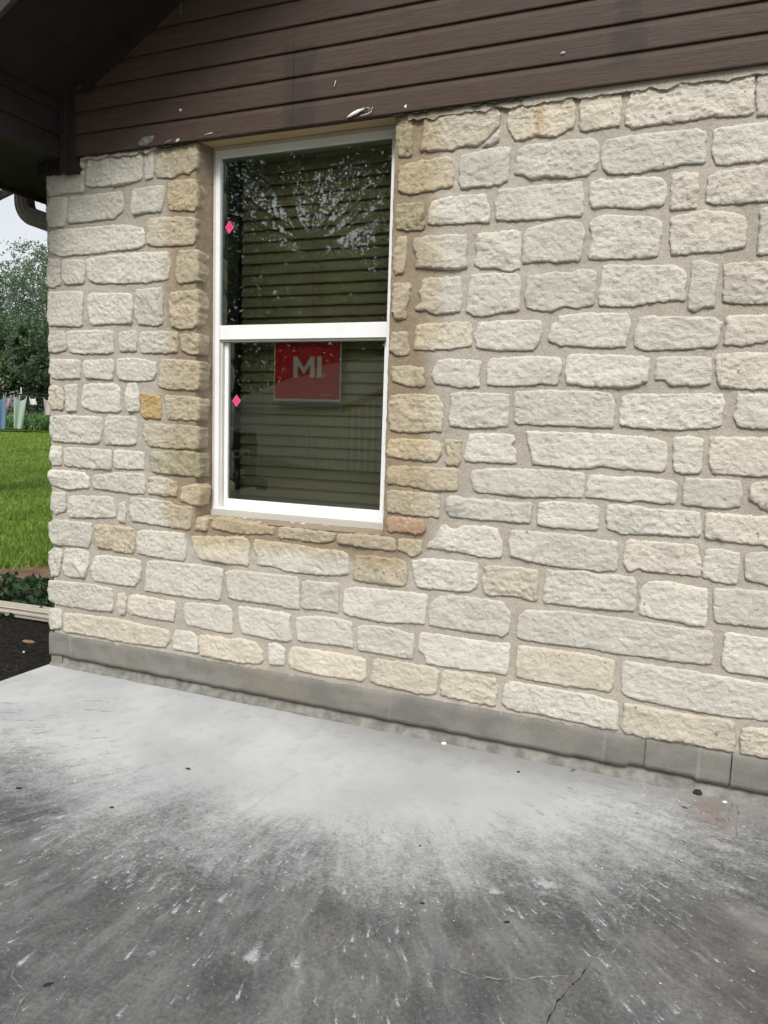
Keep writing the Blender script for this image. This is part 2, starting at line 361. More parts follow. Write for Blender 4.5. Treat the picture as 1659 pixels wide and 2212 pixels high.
def lawn_mat():
    m = NT('lawn_ground'); n = m.noise(.6, 5, .65); f = m.noise(22, 5, .7)
    c = m.mix(m.rng(n, .35, .65), (.105, .165, .026), (.160, .225, .044))
    c = m.mix(m.math('MULTIPLY', m.rng(f, .5, .7), .5), c, (.030, .070, .014))
    m.bump(f, .8, .03); return m.fin(c, .9, .1)
LAWN = lawn_mat()
SOIL = plain('dark_mulch', (.022, .020, .017), .98, .08, .5, 30, 1.0, bd=.02)
DIRT = plain('brown_dirt', (.150, .098, .062), .95, .1, .25, 5, .6, bd=.01)
# ---------------------------------------------------------------- the slab and the ground
tag(mesh('concrete_slab', *(lambda b: (b.V, b.F))(MB().box((-3.385, -7.0, -.16), (6.0, .03, 0.0))), SLABM, bevel=.006), kind='structure')
slab = bpy.data.objects['concrete_slab']
GZ = -.12
tag(mesh('lawn', [(-400,-400,GZ-.012),(400,-400,GZ-.012),(400,400,GZ-.012),(-400,400,GZ-.012)], [(0,1,2,3)], LAWN), kind='structure')
def strip(name, z, mat, off0, off1, n=60, seed=1, amp=.05):
    # ragged strip along the house's side: the line through (-6.3,2.3) running (.53,.85), shifted towards the house
    dx, dy = .529, .848; nx, ny = .848, -.529; V = []; F = []
    for i in range(n+1):
        t = -9+i*(18/n)
        for k, off in enumerate((off0, off1)):
            o2 = off + amp*fbm(t*1.3, seed+k*5, 0)
            V.append((-6.3+dx*t+nx*o2, 2.3+dy*t+ny*o2, z))
        if i: a = 2*i; F.append((a-2, a-1, a+1, a))
    return tag(mesh(name, V, F, mat), kind='structure')
strip('dirt_path', GZ-.002, DIRT, 0, 1.35, seed=2, amp=.12)
# mulch bed with a lumpy surface between the path and the house
def bed():
    V = []; F = []; n = 130; m = 44
    for i in range(n+1):
        for j in range(m+1):
            t = -7+i*14/n; o2 = 1.25+j*(3.4/m)
            x = -6.3+.529*t+.848*o2; y = 2.3+.848*t-.529*o2
            V.append((x, y, GZ+.004+.02*max(-.5, fbm(x*7, y*7, 0, 4))+.012*min(1, j/4)))
    for i in range(n):
        for j in range(m):
            a = i*(m+1)+j; x, y, z = V[a]
            if x > -3.42 and y > -7: continue
            F.append((a, a+1, a+m+2, a+m+1))
    tag(mesh('mulch_bed', V, F, SOIL, smooth=True), kind='structure')
bed()

# ---------------------------------------------------------------- the house
HX, HX1 = -3.338, 3.30
house = empty('stone_house', (HX, 0, 0), label='cream limestone house with a dark brown sided gable beside the concrete slab', cat='house')
# each visible stone: a letter for its kind, then its outline on the wall in millimetres (x, height)
STONES = """w -3103,2734 -3072,2735 -3078,2686 -3100,2688
w -3330,2668 -3114,2671 -3073,2663 -3080,2560 -3194,2570 -3311,2554 -3332,2606
w -3050,2725 -3016,2733 -2708,2728 -2698,2683 -2702,2593 -2790,2582 -2859,2577 -3029,2584 -3066,2595 -3058,2658
w -2684,2732 -2629,2734 -2633,2648 -2630,2597 -2685,2587
t -2590,2716 -2553,2726 -2373,2736 -2368,2686 -2372,2620 -2421,2593 -2462,2603 -2508,2583 -2609,2592 -2623,2633
w -3295,2556 -3189,2548 -3202,2464 -3214,2403 -3315,2400 -3336,2442 -3334,2497
w -3184,2547 -3019,2545 -2999,2544 -2830,2548 -2818,2488 -2821,2451 -2885,2418 -3021,2414 -3187,2414 -3189,2463
w -2762,2550 -2563,2556 -2561,2504 -2587,2430 -2648,2431 -2753,2426 -2769,2440
y -2540,2567 -2376,2567 -2367,2510 -2367,2446 -2394,2416 -2535,2437 -2545,2489
w -3316,2378 -3241,2385 -2822,2385 -2705,2361 -2686,2330 -2687,2278 -2735,2260 -3233,2247 -3313,2271 -3336,2316 -3329,2363
t -2667,2388 -2653,2402 -2480,2398 -2379,2388 -2378,2289 -2393,2261 -2630,2264 -2679,2285
w -3328,2244 -3257,2233 -3249,2106 -3302,2088 -3339,2098 -3343,2166
w -3234,2232 -3081,2224 -3077,2162 -3083,2104 -3220,2105 -3238,2145
w -3066,2231 -2764,2242 -2536,2237 -2526,2166 -2541,2101 -2678,2091 -2986,2097 -3037,2113 -3067,2146
t -2476,2237 -2366,2235 -2362,2159 -2361,2086 -2489,2080 -2499,2143 -2489,2201
w -3335,2069 -3089,2065 -3096,1983 -3103,1880 -3328,1892 -3346,1917 -3339,1997
w -3060,2052 -2771,2043 -2765,1981 -2772,1889 -2882,1893 -3040,1887 -3060,1950
w -2746,2060 -2583,2065 -2574,2005 -2576,1893 -2612,1875 -2728,1888 -2754,1942 -2752,2019
t -2527,2033 -2462,2042 -2361,2046 -2361,1969 -2365,1881 -2397,1860 -2462,1857 -2522,1877 -2541,1915
w -3329,1856 -3242,1862 -3216,1834 -3212,1762 -3288,1746 -3338,1750 -3341,1828
w -3210,1854 -3178,1861 -2897,1861 -2893,1806 -2894,1740 -3191,1743 -3211,1810
w -2852,1848 -2748,1858 -2738,1812 -2744,1751 -2848,1751 -2858,1806
w -2723,1850 -2485,1850 -2480,1794 -2489,1741 -2710,1743 -2729,1797
t -2475,1831 -2360,1837 -2356,1785 -2360,1733 -2406,1733 -2461,1756 -2466,1801
w -3327,1713 -3122,1709 -3116,1665 -3124,1610 -3308,1607 -3343,1640 -3334,1681
w -3096,1705 -2894,1712 -2890,1657 -2906,1602 -3077,1613 -3097,1649
w -2872,1712 -2769,1720 -2618,1696 -2615,1650 -2633,1604 -2750,1599 -2868,1610
t -2584,1712 -2351,1703 -2350,1636 -2364,1558 -2575,1563 -2606,1581 -2599,1651
c -3337,1567 -3309,1576 -3244,1548 -3237,1499 -3252,1441 -3323,1444 -3345,1472 -3345,1547
w -3227,1577 -3141,1582 -3142,1517 -3149,1435 -3225,1433 -3228,1507
w -3093,1582 -2880,1588 -2850,1553 -2847,1438 -3017,1438 -3090,1453 -3113,1469 -3110,1525
w -2805,1581 -2750,1593 -2726,1547 -2726,1445 -2801,1441 -2809,1522
o -2721,1543 -2594,1525 -2585,1464 -2590,1410 -2712,1414
t -2561,1534 -2359,1522 -2350,1477 -2359,1412 -2542,1411 -2556,1472
w -3335,1410 -3017,1414 -2975,1407 -2971,1343 -2993,1277 -3051,1265 -3317,1269 -3347,1314
w -2944,1416 -2751,1421 -2742,1366 -2748,1275 -2833,1268 -2957,1267 -2955,1359
t -2702,1383 -2537,1384 -2359,1382 -2358,1317 -2363,1267 -2537,1264 -2663,1270 -2703,1312
w -3334,1243 -3262,1240 -3264,1142 -3325,1139 -3347,1180
w -3242,1241 -2910,1240 -2908,1184 -2915,1133 -3085,1134 -3242,1139
w -2897,1241 -2698,1237 -2699,1150 -2774,1144 -2896,1144
g -2649,1247 -2358,1252 -2349,1180 -2348,1126 -2499,1129 -2649,1133 -2659,1212
w -3348,1112 -3150,1114 -3102,1104 -3070,1085 -3068,1028 -3218,1008 -3339,1028 -3357,1069
w -3043,1099 -2876,1121 -2699,1126 -2689,1067 -2700,1022 -2775,1014 -2939,1023 -3044,1029
c -2674,1108 -2591,1113 -2490,1099 -2485,1064 -2494,1020 -2586,1018 -2675,1028
c -2461,1069 -2367,1090 -2339,1073 -2357,983 -2404,983 -2466,1002
w -3340,985 -3234,996 -3237,890 -3310,868 -3348,891
w -3218,976 -2950,990 -2908,984 -2893,932 -2891,879 -3155,859 -3221,862
w -2867,959 -2821,966 -2817,913 -2822,856 -2871,856
w -2785,997 -2538,993 -2499,972 -2395,976 -2399,913 -2409,853 -2538,859 -2786,871 -2801,931
w -3367,812 -3327,837 -3058,837 -3050,787 -3060,728 -3087,700 -3325,695 -3364,735
s -3032,835 -2776,835 -2756,796 -2767,697 -2860,696 -2996,708 -3039,721
w -2741,813 -2716,828 -2442,835 -2427,769 -2437,689 -2577,691 -2747,699 -2752,764
w -3366,648 -3326,678 -3270,670 -3271,622 -3295,525 -3352,510 -3371,586
w -3253,676 -3158,689 -3079,675 -3078,607 -3107,528 -3228,523 -3267,545
w -3040,654 -2986,669 -2722,668 -2722,611 -2728,561 -2769,519 -2925,518 -3047,522 -3063,584
w -2677,669 -2538,678 -2203,677 -2207,618 -2225,510 -2355,502 -2638,505 -2698,506 -2692,589
w -3370,490 -3053,500 -2915,490 -2910,423 -2916,363 -3056,354 -3311,353 -3373,376 -3380,428
p -2878,469 -2836,478 -2821,442 -2827,357 -2864,353 -2886,400
p -2795,470 -2769,477 -2499,468 -2499,416 -2514,361 -2638,361 -2811,368 -2811,427
w -3368,328 -3283,330 -3280,229 -3303,215 -3366,204 -3376,252
c -3267,310 -3233,319 -2885,329 -2534,313 -2534,256 -2569,213 -2792,206 -3058,207 -3269,204
w -2500,318 -2403,323 -2359,297 -2354,216 -2441,212 -2514,217 -2519,266
t -2365,924 -2298,923 -2298,858 -2380,854 -2365,896
y -2269,919 -2232,928 -1914,914 -1910,893 -1920,874 -2045,864 -2145,864 -2210,865 -2276,875
w -1883,916 -1577,910 -1580,889 -1592,868 -1666,855 -1832,861 -1886,857
t -1571,907 -1445,915 -1299,914 -1277,896 -1276,854 -1346,850 -1419,852 -1569,861
c -2399,824 -2309,829 -2073,846 -2051,811 -2057,704 -2150,704 -2230,705 -2349,709 -2380,763
w -2020,839 -1982,839 -1791,835 -1678,825 -1543,829 -1514,809 -1508,722 -1553,709 -1675,702 -1842,699 -1911,716 -2001,713 -2009,767 -2027,795
s -1470,813 -1405,819 -1248,815 -1223,803 -1214,748 -1225,693 -1315,692 -1486,696 -1484,748
w -2190,656 -2164,674 -1788,678 -1770,659 -1766,587 -1767,518 -1839,521 -1914,527 -2170,524 -2178,589
w -1750,664 -1558,673 -1553,624 -1557,529 -1638,534 -1754,528 -1756,600
w -1528,644 -1481,664 -1339,666 -1201,671 -1118,669 -1115,653 -1125,531 -1189,528 -1340,514 -1496,525 -1532,533 -1530,591
w -2440,462 -2417,475 -2185,487 -2148,467 -2147,347 -2198,346 -2421,355 -2444,397
w -2116,490 -2062,496 -1811,494 -1820,429 -1802,364 -1835,350 -2074,357 -2093,367 -2108,434
w -1780,480 -1657,502 -1560,502 -1483,492 -1485,450 -1476,366 -1524,374 -1654,367 -1774,365 -1782,428
w -1454,475 -1432,487 -1333,493 -1254,491 -1174,479 -1171,436 -1177,366 -1213,361 -1332,364 -1450,364 -1455,425
c -2353,312 -2213,325 -2187,313 -2103,331 -2002,317 -1966,279 -1966,241 -1983,213 -2102,205 -2212,207 -2344,207 -2351,261
w -1932,327 -1897,335 -1842,316 -1844,229 -1927,222 -1935,277
c -1814,320 -1787,333 -1409,332 -1405,232 -1424,217 -1520,216 -1684,211 -1809,222 -1820,276
c -1371,334 -1328,337 -1194,341 -1065,338 -1046,321 -1059,217 -1124,206 -1220,213 -1324,214 -1383,221 -1372,278
c -1030,333 -905,338 -785,333 -779,309 -780,220 -796,207 -899,210 -1037,218 -1034,284
w -1147,480 -1124,494 -957,492 -812,493 -731,502 -731,443 -735,360 -861,357 -996,352 -1106,352 -1120,395 -1147,403
w -1097,630 -1078,655 -1033,677 -932,683 -778,677 -733,634 -740,555 -757,526 -869,527 -1004,527 -1096,529 -1106,573
w -1201,816 -1108,834 -894,836 -887,799 -887,729 -932,702 -1045,700 -1167,697 -1184,751
c -861,818 -829,832 -633,834 -624,801 -626,700 -662,701 -726,710 -844,698 -864,720 -864,774
w -703,625 -665,656 -506,670 -367,670 -223,666 -93,663 -3,661 50,662 64,645 69,563 67,529 12,523 -65,522 -204,524 -285,520 -398,527 -498,524 -653,522 -704,533 -704,587
c -696,494 -662,499 -496,498 -421,501 -295,493 -291,462 -292,400 -306,356 -343,355 -388,357 -488,348 -591,353 -692,353 -702,393 -699,447
w -744,315 -717,333 -616,333 -487,328 -366,330 -321,322 -272,316 -267,258 -265,198 -289,196 -378,198 -469,205 -599,208 -711,207 -753,225 -750,275
c -247,313 -233,320 -73,315 41,313 143,320 167,309 173,236 170,190 95,190 4,198 -134,188 -229,191 -248,211 -244,264
w -263,489 -244,494 73,491 271,484 296,483 308,338 282,340 128,332 -5,333 -191,341 -257,355 -264,427
c 197,295 209,301 310,316 320,189 286,192 200,194 192,245
w 108,658 121,664 257,659 282,659 294,505 261,509 132,510 109,531 102,564 107,614
w 57,828 69,834 176,839 267,838 278,705 178,699 64,700 58,777
w -217,794 -204,810 -187,830 -114,840 -41,830 32,827 32,774 40,726 35,677 -30,678 -121,686 -210,692 -215,729 -210,760
w -589,830 -582,839 -516,838 -447,848 -392,841 -301,846 -244,842 -233,818 -230,763 -228,703 -311,698 -428,696 -533,696 -597,696 -598,761
w -754,987 -735,992 -525,994 -451,993 -377,981 -314,982 -311,925 -310,865 -378,850 -438,854 -517,854 -671,864 -751,877 -759,934
w -1063,983 -1046,993 -1023,981 -1006,972 -957,994 -853,1000 -815,993 -785,932 -788,871 -846,862 -918,869 -1019,878 -1087,880 -1127,879 -1117,907 -1089,926
t -1263,908 -1240,913 -1152,910 -1153,863 -1155,851 -1201,833 -1232,852 -1268,860
r -1321,1004 -1291,1009 -1150,1006 -1137,982 -1139,949 -1153,936 -1211,941 -1312,938 -1326,973
t -1325,1118 -1301,1128 -1086,1122 -1078,1080 -1076,1023 -1099,1021 -1203,1021 -1321,1026 -1326,1073
w -1037,1117 -1007,1125 -968,1114 -875,1115 -789,1110 -664,1116 -669,1077 -672,1028 -726,1024 -806,1028 -892,1024 -1025,1029 -1043,1055 -1045,1093
w -638,1118 -583,1127 -533,1126 -400,1121 -394,1078 -394,1022 -477,1018 -641,1018 -643,1069
w -935,1233 -886,1246 -796,1253 -565,1255 -461,1253 -461,1203 -465,1148 -534,1146 -686,1138 -844,1141 -920,1144 -935,1185
y -1328,1228 -1299,1238 -1136,1238 -1001,1242 -996,1197 -997,1144 -1120,1136 -1208,1150 -1326,1154 -1333,1195
y -1327,1354 -1280,1359 -1095,1358 -1077,1332 -1076,1295 -1103,1264 -1212,1269 -1330,1277 -1334,1299
y -1062,1364 -990,1362 -987,1309 -990,1253 -1052,1253 -1058,1274 -1045,1296 -1061,1338
w -953,1389 -915,1396 -761,1396 -755,1376 -767,1350 -750,1325 -745,1276 -824,1274 -893,1274 -964,1273 -971,1299 -962,1352
w -711,1413 -599,1414 -549,1411 -427,1410 -309,1409 -226,1405 -159,1388 -151,1336 -154,1284 -176,1268 -277,1273 -396,1281 -443,1269 -541,1269 -672,1275 -682,1312 -695,1358
t -1324,1542 -1292,1554 -1103,1553 -1079,1507 -1079,1428 -1083,1399 -1188,1390 -1319,1394 -1330,1442 -1335,1507
w -1045,1560 -1004,1568 -793,1564 -787,1513 -789,1431 -857,1422 -965,1418 -1042,1421 -1049,1460 -1043,1513
w -763,1574 -659,1581 -462,1581 -378,1572 -359,1527 -361,1478 -362,1435 -429,1435 -526,1439 -758,1440 -767,1513
w -335,1561 -301,1571 -138,1571 30,1578 40,1535 32,1498 35,1457 2,1446 -129,1437 -219,1437 -334,1445 -338,1508
w 83,1576 118,1575 208,1578 218,1453 153,1449 94,1454 76,1494 82,1536
w -131,1406 -70,1415 -23,1401 -25,1342 -25,1274 -95,1268 -122,1276 -129,1347
p 0,1415 172,1417 221,1419 232,1279 162,1273 15,1272 8,1302 -2,1325 1,1371
w -438,1244 -393,1247 -364,1241 -251,1245 -128,1242 -107,1224 -109,1196 -111,1150 -171,1146 -245,1153 -282,1145 -450,1154 -448,1204
w -78,1250 -27,1253 112,1254 125,1220 124,1155 84,1145 24,1143 -84,1149 -84,1188 -83,1226
p 156,1249 234,1254 243,1145 210,1147 175,1172 149,1184 152,1222
w -364,1125 -314,1133 -197,1124 -20,1125 -11,1088 -9,1027 -73,1023 -190,1023 -292,1014 -358,1031 -366,1080
p 6,1118 26,1124 132,1123 219,1122 245,1122 253,1014 228,1015 119,1018 7,1020 3,1070
p -283,982 -263,994 -188,993 -22,994 -8,954 3,926 5,871 -66,871 -157,871 -227,878 -250,864 -274,871 -288,902 -283,938
w 15,978 36,987 131,979 138,935 134,859 89,854 12,869 10,922
w 157,973 177,986 255,994 265,869 224,867 160,881 156,928
w -556,1714 -538,1728 -242,1715 -239,1666 -246,1614 -293,1599 -330,1594 -462,1598 -555,1609 -563,1660
w -215,1713 -23,1714 -17,1666 -13,1612 -71,1606 -158,1606 -177,1624 -216,1626 -214,1666
p -2,1725 90,1729 196,1724 206,1598 141,1595 20,1598 1,1653 -5,1707
w -288,1867 -203,1867 -115,1863 -29,1861 8,1842 1,1798 -4,1750 -107,1744 -266,1738 -301,1758 -304,1802 -295,1835
p 19,1864 160,1865 184,1865 192,1777 160,1769 104,1756 21,1757 19,1802 25,1837
w -601,1879 -480,1886 -330,1882 -320,1830 -328,1784 -336,1755 -377,1749 -472,1754 -539,1760 -598,1763 -637,1783 -631,1822 -623,1846 -601,1853
w -439,2068 -388,2068 -351,2064 -172,2055 -132,2035 -125,1995 -133,1963 -126,1927 -198,1925 -260,1922 -305,1909 -411,1910 -444,1918 -449,1956 -441,2021
w -112,2064 -87,2069 -66,2066 -20,2052 -21,2004 -25,1950 -23,1895 -62,1898 -93,1881 -115,1893 -116,1954 -113,2008
p -2,2054 81,2054 145,2054 169,2054 181,1906 84,1907 22,1911 4,1923 2,2003
w -729,2046 -714,2040 -611,2052 -557,2045 -538,2056 -481,2054 -464,2041 -463,1985 -466,1919 -529,1906 -578,1917 -631,1897 -686,1901 -735,1917 -744,1956 -742,2000
p -365,2725 -328,2729 -194,2722 -52,2720 40,2724 49,2706 54,2622 54,2576 0,2574 -83,2584 -133,2581 -209,2577 -296,2578 -362,2570 -386,2593 -390,2624 -384,2668
p 64,2724 91,2729 115,2728 128,2559 104,2564 68,2568 63,2662
c -549,2715 -503,2723 -470,2710 -410,2698 -408,2658 -408,2591 -435,2589 -555,2583 -566,2609 -559,2653 -570,2673
e -839,2710 -820,2727 -731,2732 -606,2730 -585,2693 -585,2606 -627,2588 -660,2576 -723,2585 -807,2575 -844,2619 -852,2679
c -1211,2712 -1174,2725 -1119,2716 -941,2723 -905,2716 -883,2692 -884,2645 -925,2607 -965,2573 -1039,2578 -1081,2568 -1189,2574 -1223,2580 -1214,2643
w -912,2603 -884,2629 -882,2588 -913,2568 -952,2569 -934,2584
m -1335,2741 -1313,2749 -1273,2729 -1261,2639 -1261,2569 -1283,2561 -1323,2563 -1337,2647
y -1316,2524 -1277,2531 -1096,2545 -1082,2527 -1074,2472 -1074,2420 -1172,2411 -1266,2405 -1321,2421 -1320,2474
w -1042,2542 -985,2546 -933,2555 -836,2555 -834,2512 -837,2422 -874,2408 -921,2407 -968,2414 -1036,2405 -1045,2430 -1046,2494
w -810,2528 -771,2555 -615,2553 -530,2554 -502,2547 -485,2527 -481,2486 -485,2441 -522,2417 -588,2411 -680,2424 -744,2418 -775,2440 -813,2446 -807,2486
w -469,2512 -455,2542 -316,2547 -122,2545 -98,2528 -96,2478 -94,2422 -176,2421 -223,2414 -285,2415 -329,2406 -442,2412 -465,2439 -471,2476
w -73,2536 -18,2540 106,2543 130,2542 140,2412 73,2410 25,2410 -20,2408 -53,2409 -66,2440 -77,2472 -71,2501
p -76,2372 -47,2385 14,2390 142,2388 152,2263 64,2268 -18,2267 -81,2277 -80,2325
p -207,2393 -179,2395 -113,2391 -110,2332 -110,2261 -161,2261 -202,2259 -204,2326
w -510,2384 -473,2397 -409,2389 -327,2390 -247,2383 -226,2359 -223,2314 -226,2288 -240,2278 -320,2277 -411,2289 -497,2288 -507,2338
w -874,2391 -767,2392 -606,2392 -539,2393 -531,2330 -531,2261 -570,2266 -657,2262 -786,2264 -880,2269 -886,2334 -878,2368
w -1159,2370 -1083,2379 -930,2379 -918,2342 -908,2307 -909,2263 -1004,2270 -1100,2269 -1155,2270 -1178,2282 -1177,2332
m -1327,2368 -1200,2366 -1195,2308 -1196,2255 -1320,2260 -1327,2317
t -1317,2229 -1272,2234 -1269,2159 -1282,2077 -1320,2074 -1329,2095 -1336,2147 -1324,2198
w -1237,2221 -1164,2227 -1007,2222 -997,2194 -1003,2145 -995,2082 -1076,2083 -1159,2090 -1226,2096 -1222,2141 -1244,2183
w -959,2222 -865,2223 -799,2226 -769,2214 -770,2181 -773,2074 -801,2063 -837,2067 -874,2080 -926,2079 -966,2096 -953,2142 -965,2178
w -761,2199 -744,2227 -680,2244 -569,2248 -530,2232 -516,2194 -520,2152 -531,2089 -618,2091 -697,2097 -759,2088 -761,2142
w -501,2230 -483,2252 -433,2260 -336,2248 -273,2241 -230,2220 -229,2180 -235,2140 -238,2092 -326,2090 -385,2093 -492,2094 -499,2118 -490,2169 -487,2196 -500,2216
p -200,2234 -142,2241 -88,2252 26,2233 62,2213 65,2153 66,2109 15,2101 -47,2098 -98,2103 -145,2094 -188,2094 -196,2146
w 106,2244 154,2244 167,2078 107,2079 109,2128
t -1324,2033 -1247,2032 -1250,1973 -1263,1931 -1264,1882 -1316,1880 -1328,1912 -1332,1975
w -1191,2043 -1157,2052 -1020,2048 -1016,2010 -1011,1965 -1017,1904 -1096,1899 -1123,1897 -1174,1916 -1219,1915 -1220,1933 -1192,1950 -1211,1992 -1195,2012
w -975,2054 -914,2059 -775,2052 -763,2015 -767,1957 -762,1905 -828,1899 -917,1884 -954,1888 -990,1904 -990,1964 -986,2009
t -1331,1823 -1253,1827 -1249,1779 -1241,1729 -1299,1724 -1337,1743 -1338,1780
c -1214,1857 -969,1863 -962,1822 -967,1761 -1056,1749 -1145,1747 -1222,1748 -1217,1779
w -937,1857 -879,1863 -674,1864 -663,1807 -693,1744 -753,1742 -841,1742 -937,1753 -953,1802
t -1323,1674 -1279,1679 -1173,1674 -1169,1632 -1164,1590 -1233,1589 -1318,1612 -1325,1642
w -1125,1674 -1104,1700 -1066,1710 -911,1700 -922,1659 -926,1623 -919,1593 -1005,1586 -1044,1599 -1111,1601 -1135,1637
w -877,1710 -691,1719 -596,1714 -578,1699 -578,1650 -595,1603 -660,1608 -710,1600 -787,1596 -882,1598 -890,1664"""
def chaikin(P):
    out = []
    for i in range(len(P)):
        a, b = P[i], P[(i+1) % len(P)]
        out += [a*.90+b*.10, a*.10+b*.90]
    return out
def resample(P, st):
    out = []
    for i in range(len(P)):
        a, b = P[i], P[(i+1) % len(P)]; L = np.hypot(*(b-a)); k = max(1, int(round(L/st)))
        out += [a+(b-a)*j/k for j in range(k)]
    return out
def seg_dist(Q, P):
    A = P; B = np.roll(P, -1, 0); D = B-A; L2 = (D**2).sum(1)+1e-12
    t = np.clip(((Q[:, None]-A)*D).sum(2)/L2, 0, 1)
    return np.sqrt((((A+D*t[..., None])-Q[:, None])**2).sum(2)).min(1)
def in_poly(Q, P):
    r = np.zeros(len(Q), bool); n = len(P)
    for i in range(n):
        x1, y1 = P[i]; x2, y2 = P[(i+1) % n]
        if y1 == y2: continue
        r ^= ((y1 > Q[:, 1]) != (y2 > Q[:, 1])) & (Q[:, 0] < (x2-x1)*(Q[:, 1]-y1)/(y2-y1)+x1)
    return r
def stone(P, seed, st=.0066, deep=.03, relief=.016, rough=1.0):
    """rock-faced stone: returns verts (x, y, z) and faces; y grows into the wall"""
    P = chaikin([np.array(p, float) for p in P]); P = resample(P, st)
    cen = np.mean(P, 0); P = [p+(p-cen)/(np.abs(p-cen).max()+1e-6)*.0018 for p in P]
    Q = []
    for p in P:
        n1 = fbm(p[0]*42, p[1]*42, seed, 5)*.0046; n2 = fbm(p[0]*42, p[1]*42, seed+9, 5)*.0046
        Q.append(p+np.array([n1, n2])*rough)
    B = np.array(Q); lo = B.min(0); hi = B.max(0)
    gx, gy = np.meshgrid(np.arange(lo[0], hi[0], st), np.arange(lo[1], hi[1], st*.9))
    rs = np.random.RandomState(seed % 10000)
    G = np.stack([gx.ravel(), gy.ravel()], 1); G += rs.uniform(-.3, .3, G.shape)*st
    G = G[in_poly(G, B)]
    dist = seg_dist(G, B) if len(G) else np.zeros(0)
    G = G[dist > st*.55]; dist = dist[dist > st*.55]
    allp = np.vstack([B, G]); nb = len(B)
    vs, es, fs, *_ = delaunay_2d_cdt([Vector(p) for p in allp], [], [list(range(nb))], 1, 1e-6)
    V2 = np.array([tuple(v) for v in vs]); 
    if len(V2) != len(allp): return None
    dd = np.concatenate([np.zeros(nb), dist])
    c = (lo+hi)/2; half = (hi-lo)/2
    amp = relief*rs.uniform(.65, 1.25)
    # a few broken planes make the pitched face
    pl = []; rv = rs.uniform(.45, 1.35)
    for k in range(rs.randint(4, 8)):
        a = rs.uniform(0, 2*math.pi); tilt = rs.uniform(.05, .34)
        pc = c+rs.uniform(-.7, .7, 2)*half
        pl.append((math.cos(a)*tilt, math.sin(a)*tilt, amp*rs.uniform(.75, 1.25), pc))
    V = []
    for i, (x, z) in enumerate(V2):
        h = amp*1.1
        for a, b, h0, pc in pl: h = min(h, max(h0+a*(x-pc[0])+b*(z-pc[1]), amp*.35))
        h += (fbm(x*12, z*18, seed, 3)*.0036+abs(fbm(x*30, z*46, seed+3, 3))*.0050-.002+fbm(x*95, z*120, seed+5, 2)*.0018)*rough*rv
        e = min(1, dd[i]/.0048); e = 1-(1-e)**2.0
        y = -(.0060+.0030*fbm(x*50, z*50, seed+1, 2) + e*h)
        V.append((x, y, z))
    F = [tuple(f) for f in fs]
    # orient to -y
    Ff = []
    for f in F:
        a, b, c3 = (Vector(V[k]) for k in f[:3])
        Ff.append(f if (b-a).cross(c3-a).y < 0 else f[::-1])
    rings = [.012, deep] if deep < .05 else [.014, .03, .05, deep]
    prev = list(range(nb)); area = sum(B[i][0]*B[(i+1) % nb][1]-B[(i+1) % nb][0]*B[i][1] for i in range(nb))
    for rI, yy in enumerate(rings):
        n0 = len(V)
        for i in range(nb):
            x, z = B[i]; k = .0035 if deep < .05 else .006
            ox = fbm(x*30, yy*40+seed, z*30, 3)*k; oz = fbm(x*30, yy*40+seed+7, z*30, 3)*k
            V.append((x+ox, yy, z+oz))
        for i in range(nb):
            j = (i+1) % nb; q = (prev[i], prev[j], n0+j, n0+i)
            Ff.append(q[::-1] if area > 0 else q)
        prev = list(range(n0, n0+nb))
    return V, Ff
SPECIAL = {'o': 'rusty orange stone', 'r': 'red mottled stone at the window corner', 'm': 'mossy grey green stone',
           'e': 'cream stone with a rust streak', 's': 'brown pitted stone', 'g': 'grey green stained stone'}
EDGES = []
for k, ln in enumerate(STONES.strip().splitlines()):
    a = ln.split(); P = [tuple(int(v)/1000 for v in p.split(',')) for p in a[1:]]
    lim = lambda p: p[0] > .322-.0795*p[1]
    if any(lim(p) for p in P):          # runs out of the photograph: carry it on a little, then go on with its course
        rg = random.Random(k); ex = rg.uniform(.01, .15)
        edge = [p for p in P if lim(p)]; EDGES.append((max(p[0] for p in edge)+ex, min(p[1] for p in edge), max(p[1] for p in edge)))
        P = [(p[0]+ex if lim(p) else p[0], p[1]) for p in P]
    xs = [p[0] for p in P]; zs = [p[1] for p in P]
    jamb = (abs(max(xs)-WX0) < .045 or abs(min(xs)-WX1) < .045 or (min(xs) < -3.33) or (max(zs) > .86 and max(zs) < .93 and min(xs) > -2.42 and max(xs) < -1.30)) and max(zs) < 2.80
    deep = .078 if jamb else .028
    sr = stone(P, k*17+3, deep=deep, relief=.0115 if a[0] in 'wcp' else .012, rough=1.0 if a[0] in 'w' else 1.25)
    if sr is None: print('stone failed', k); continue
    V, F = sr; cx, cz = (min(xs)+max(xs))/2, (min(zs)+max(zs))/2
    o = mesh('stone', V, F, MATS[a[0]], house, smooth=True, org=(cx, 0, cz))
    if a[0] in SPECIAL: o['label'] = SPECIAL[a[0]]
# coursed stones out of frame: right end of the front, and the side wall round the corner
def coursed(name, u0, u1, z0, z1, fn, seed, st=.03):
    rs = random.Random(seed); V = []; F = []; z = z0; i = 0
    while z < z1-.06:
        h = min(rs.uniform(.09, .135), z1-z); u = u0
        while u < u1-.05:
            L = min(rs.uniform(.10, .36), u1-u); g = .009
            P = [(u+g, z+g), (u+L-g, z+g+rs.uniform(-.004, .004)), (u+L-g, z+h-g), (u+g+rs.uniform(0, .006), z+h-g)]
            if L > .07:
                r = stone(P, seed*100+i, st=st, deep=.02)
                if r:
                    n = len(V); V += [fn(*v) for v in r[0]]; F += [tuple(q+n for q in f) for f in r[1]]
            u += L; i += 1
        z += h
    o = mesh(name, V, F, MATS['w'], house, smooth=True); o['kind'] = 'stuff'
rs_ = random.Random(5); far = ([], []); cnt = 0
EDGES.sort(key=lambda e: e[1])
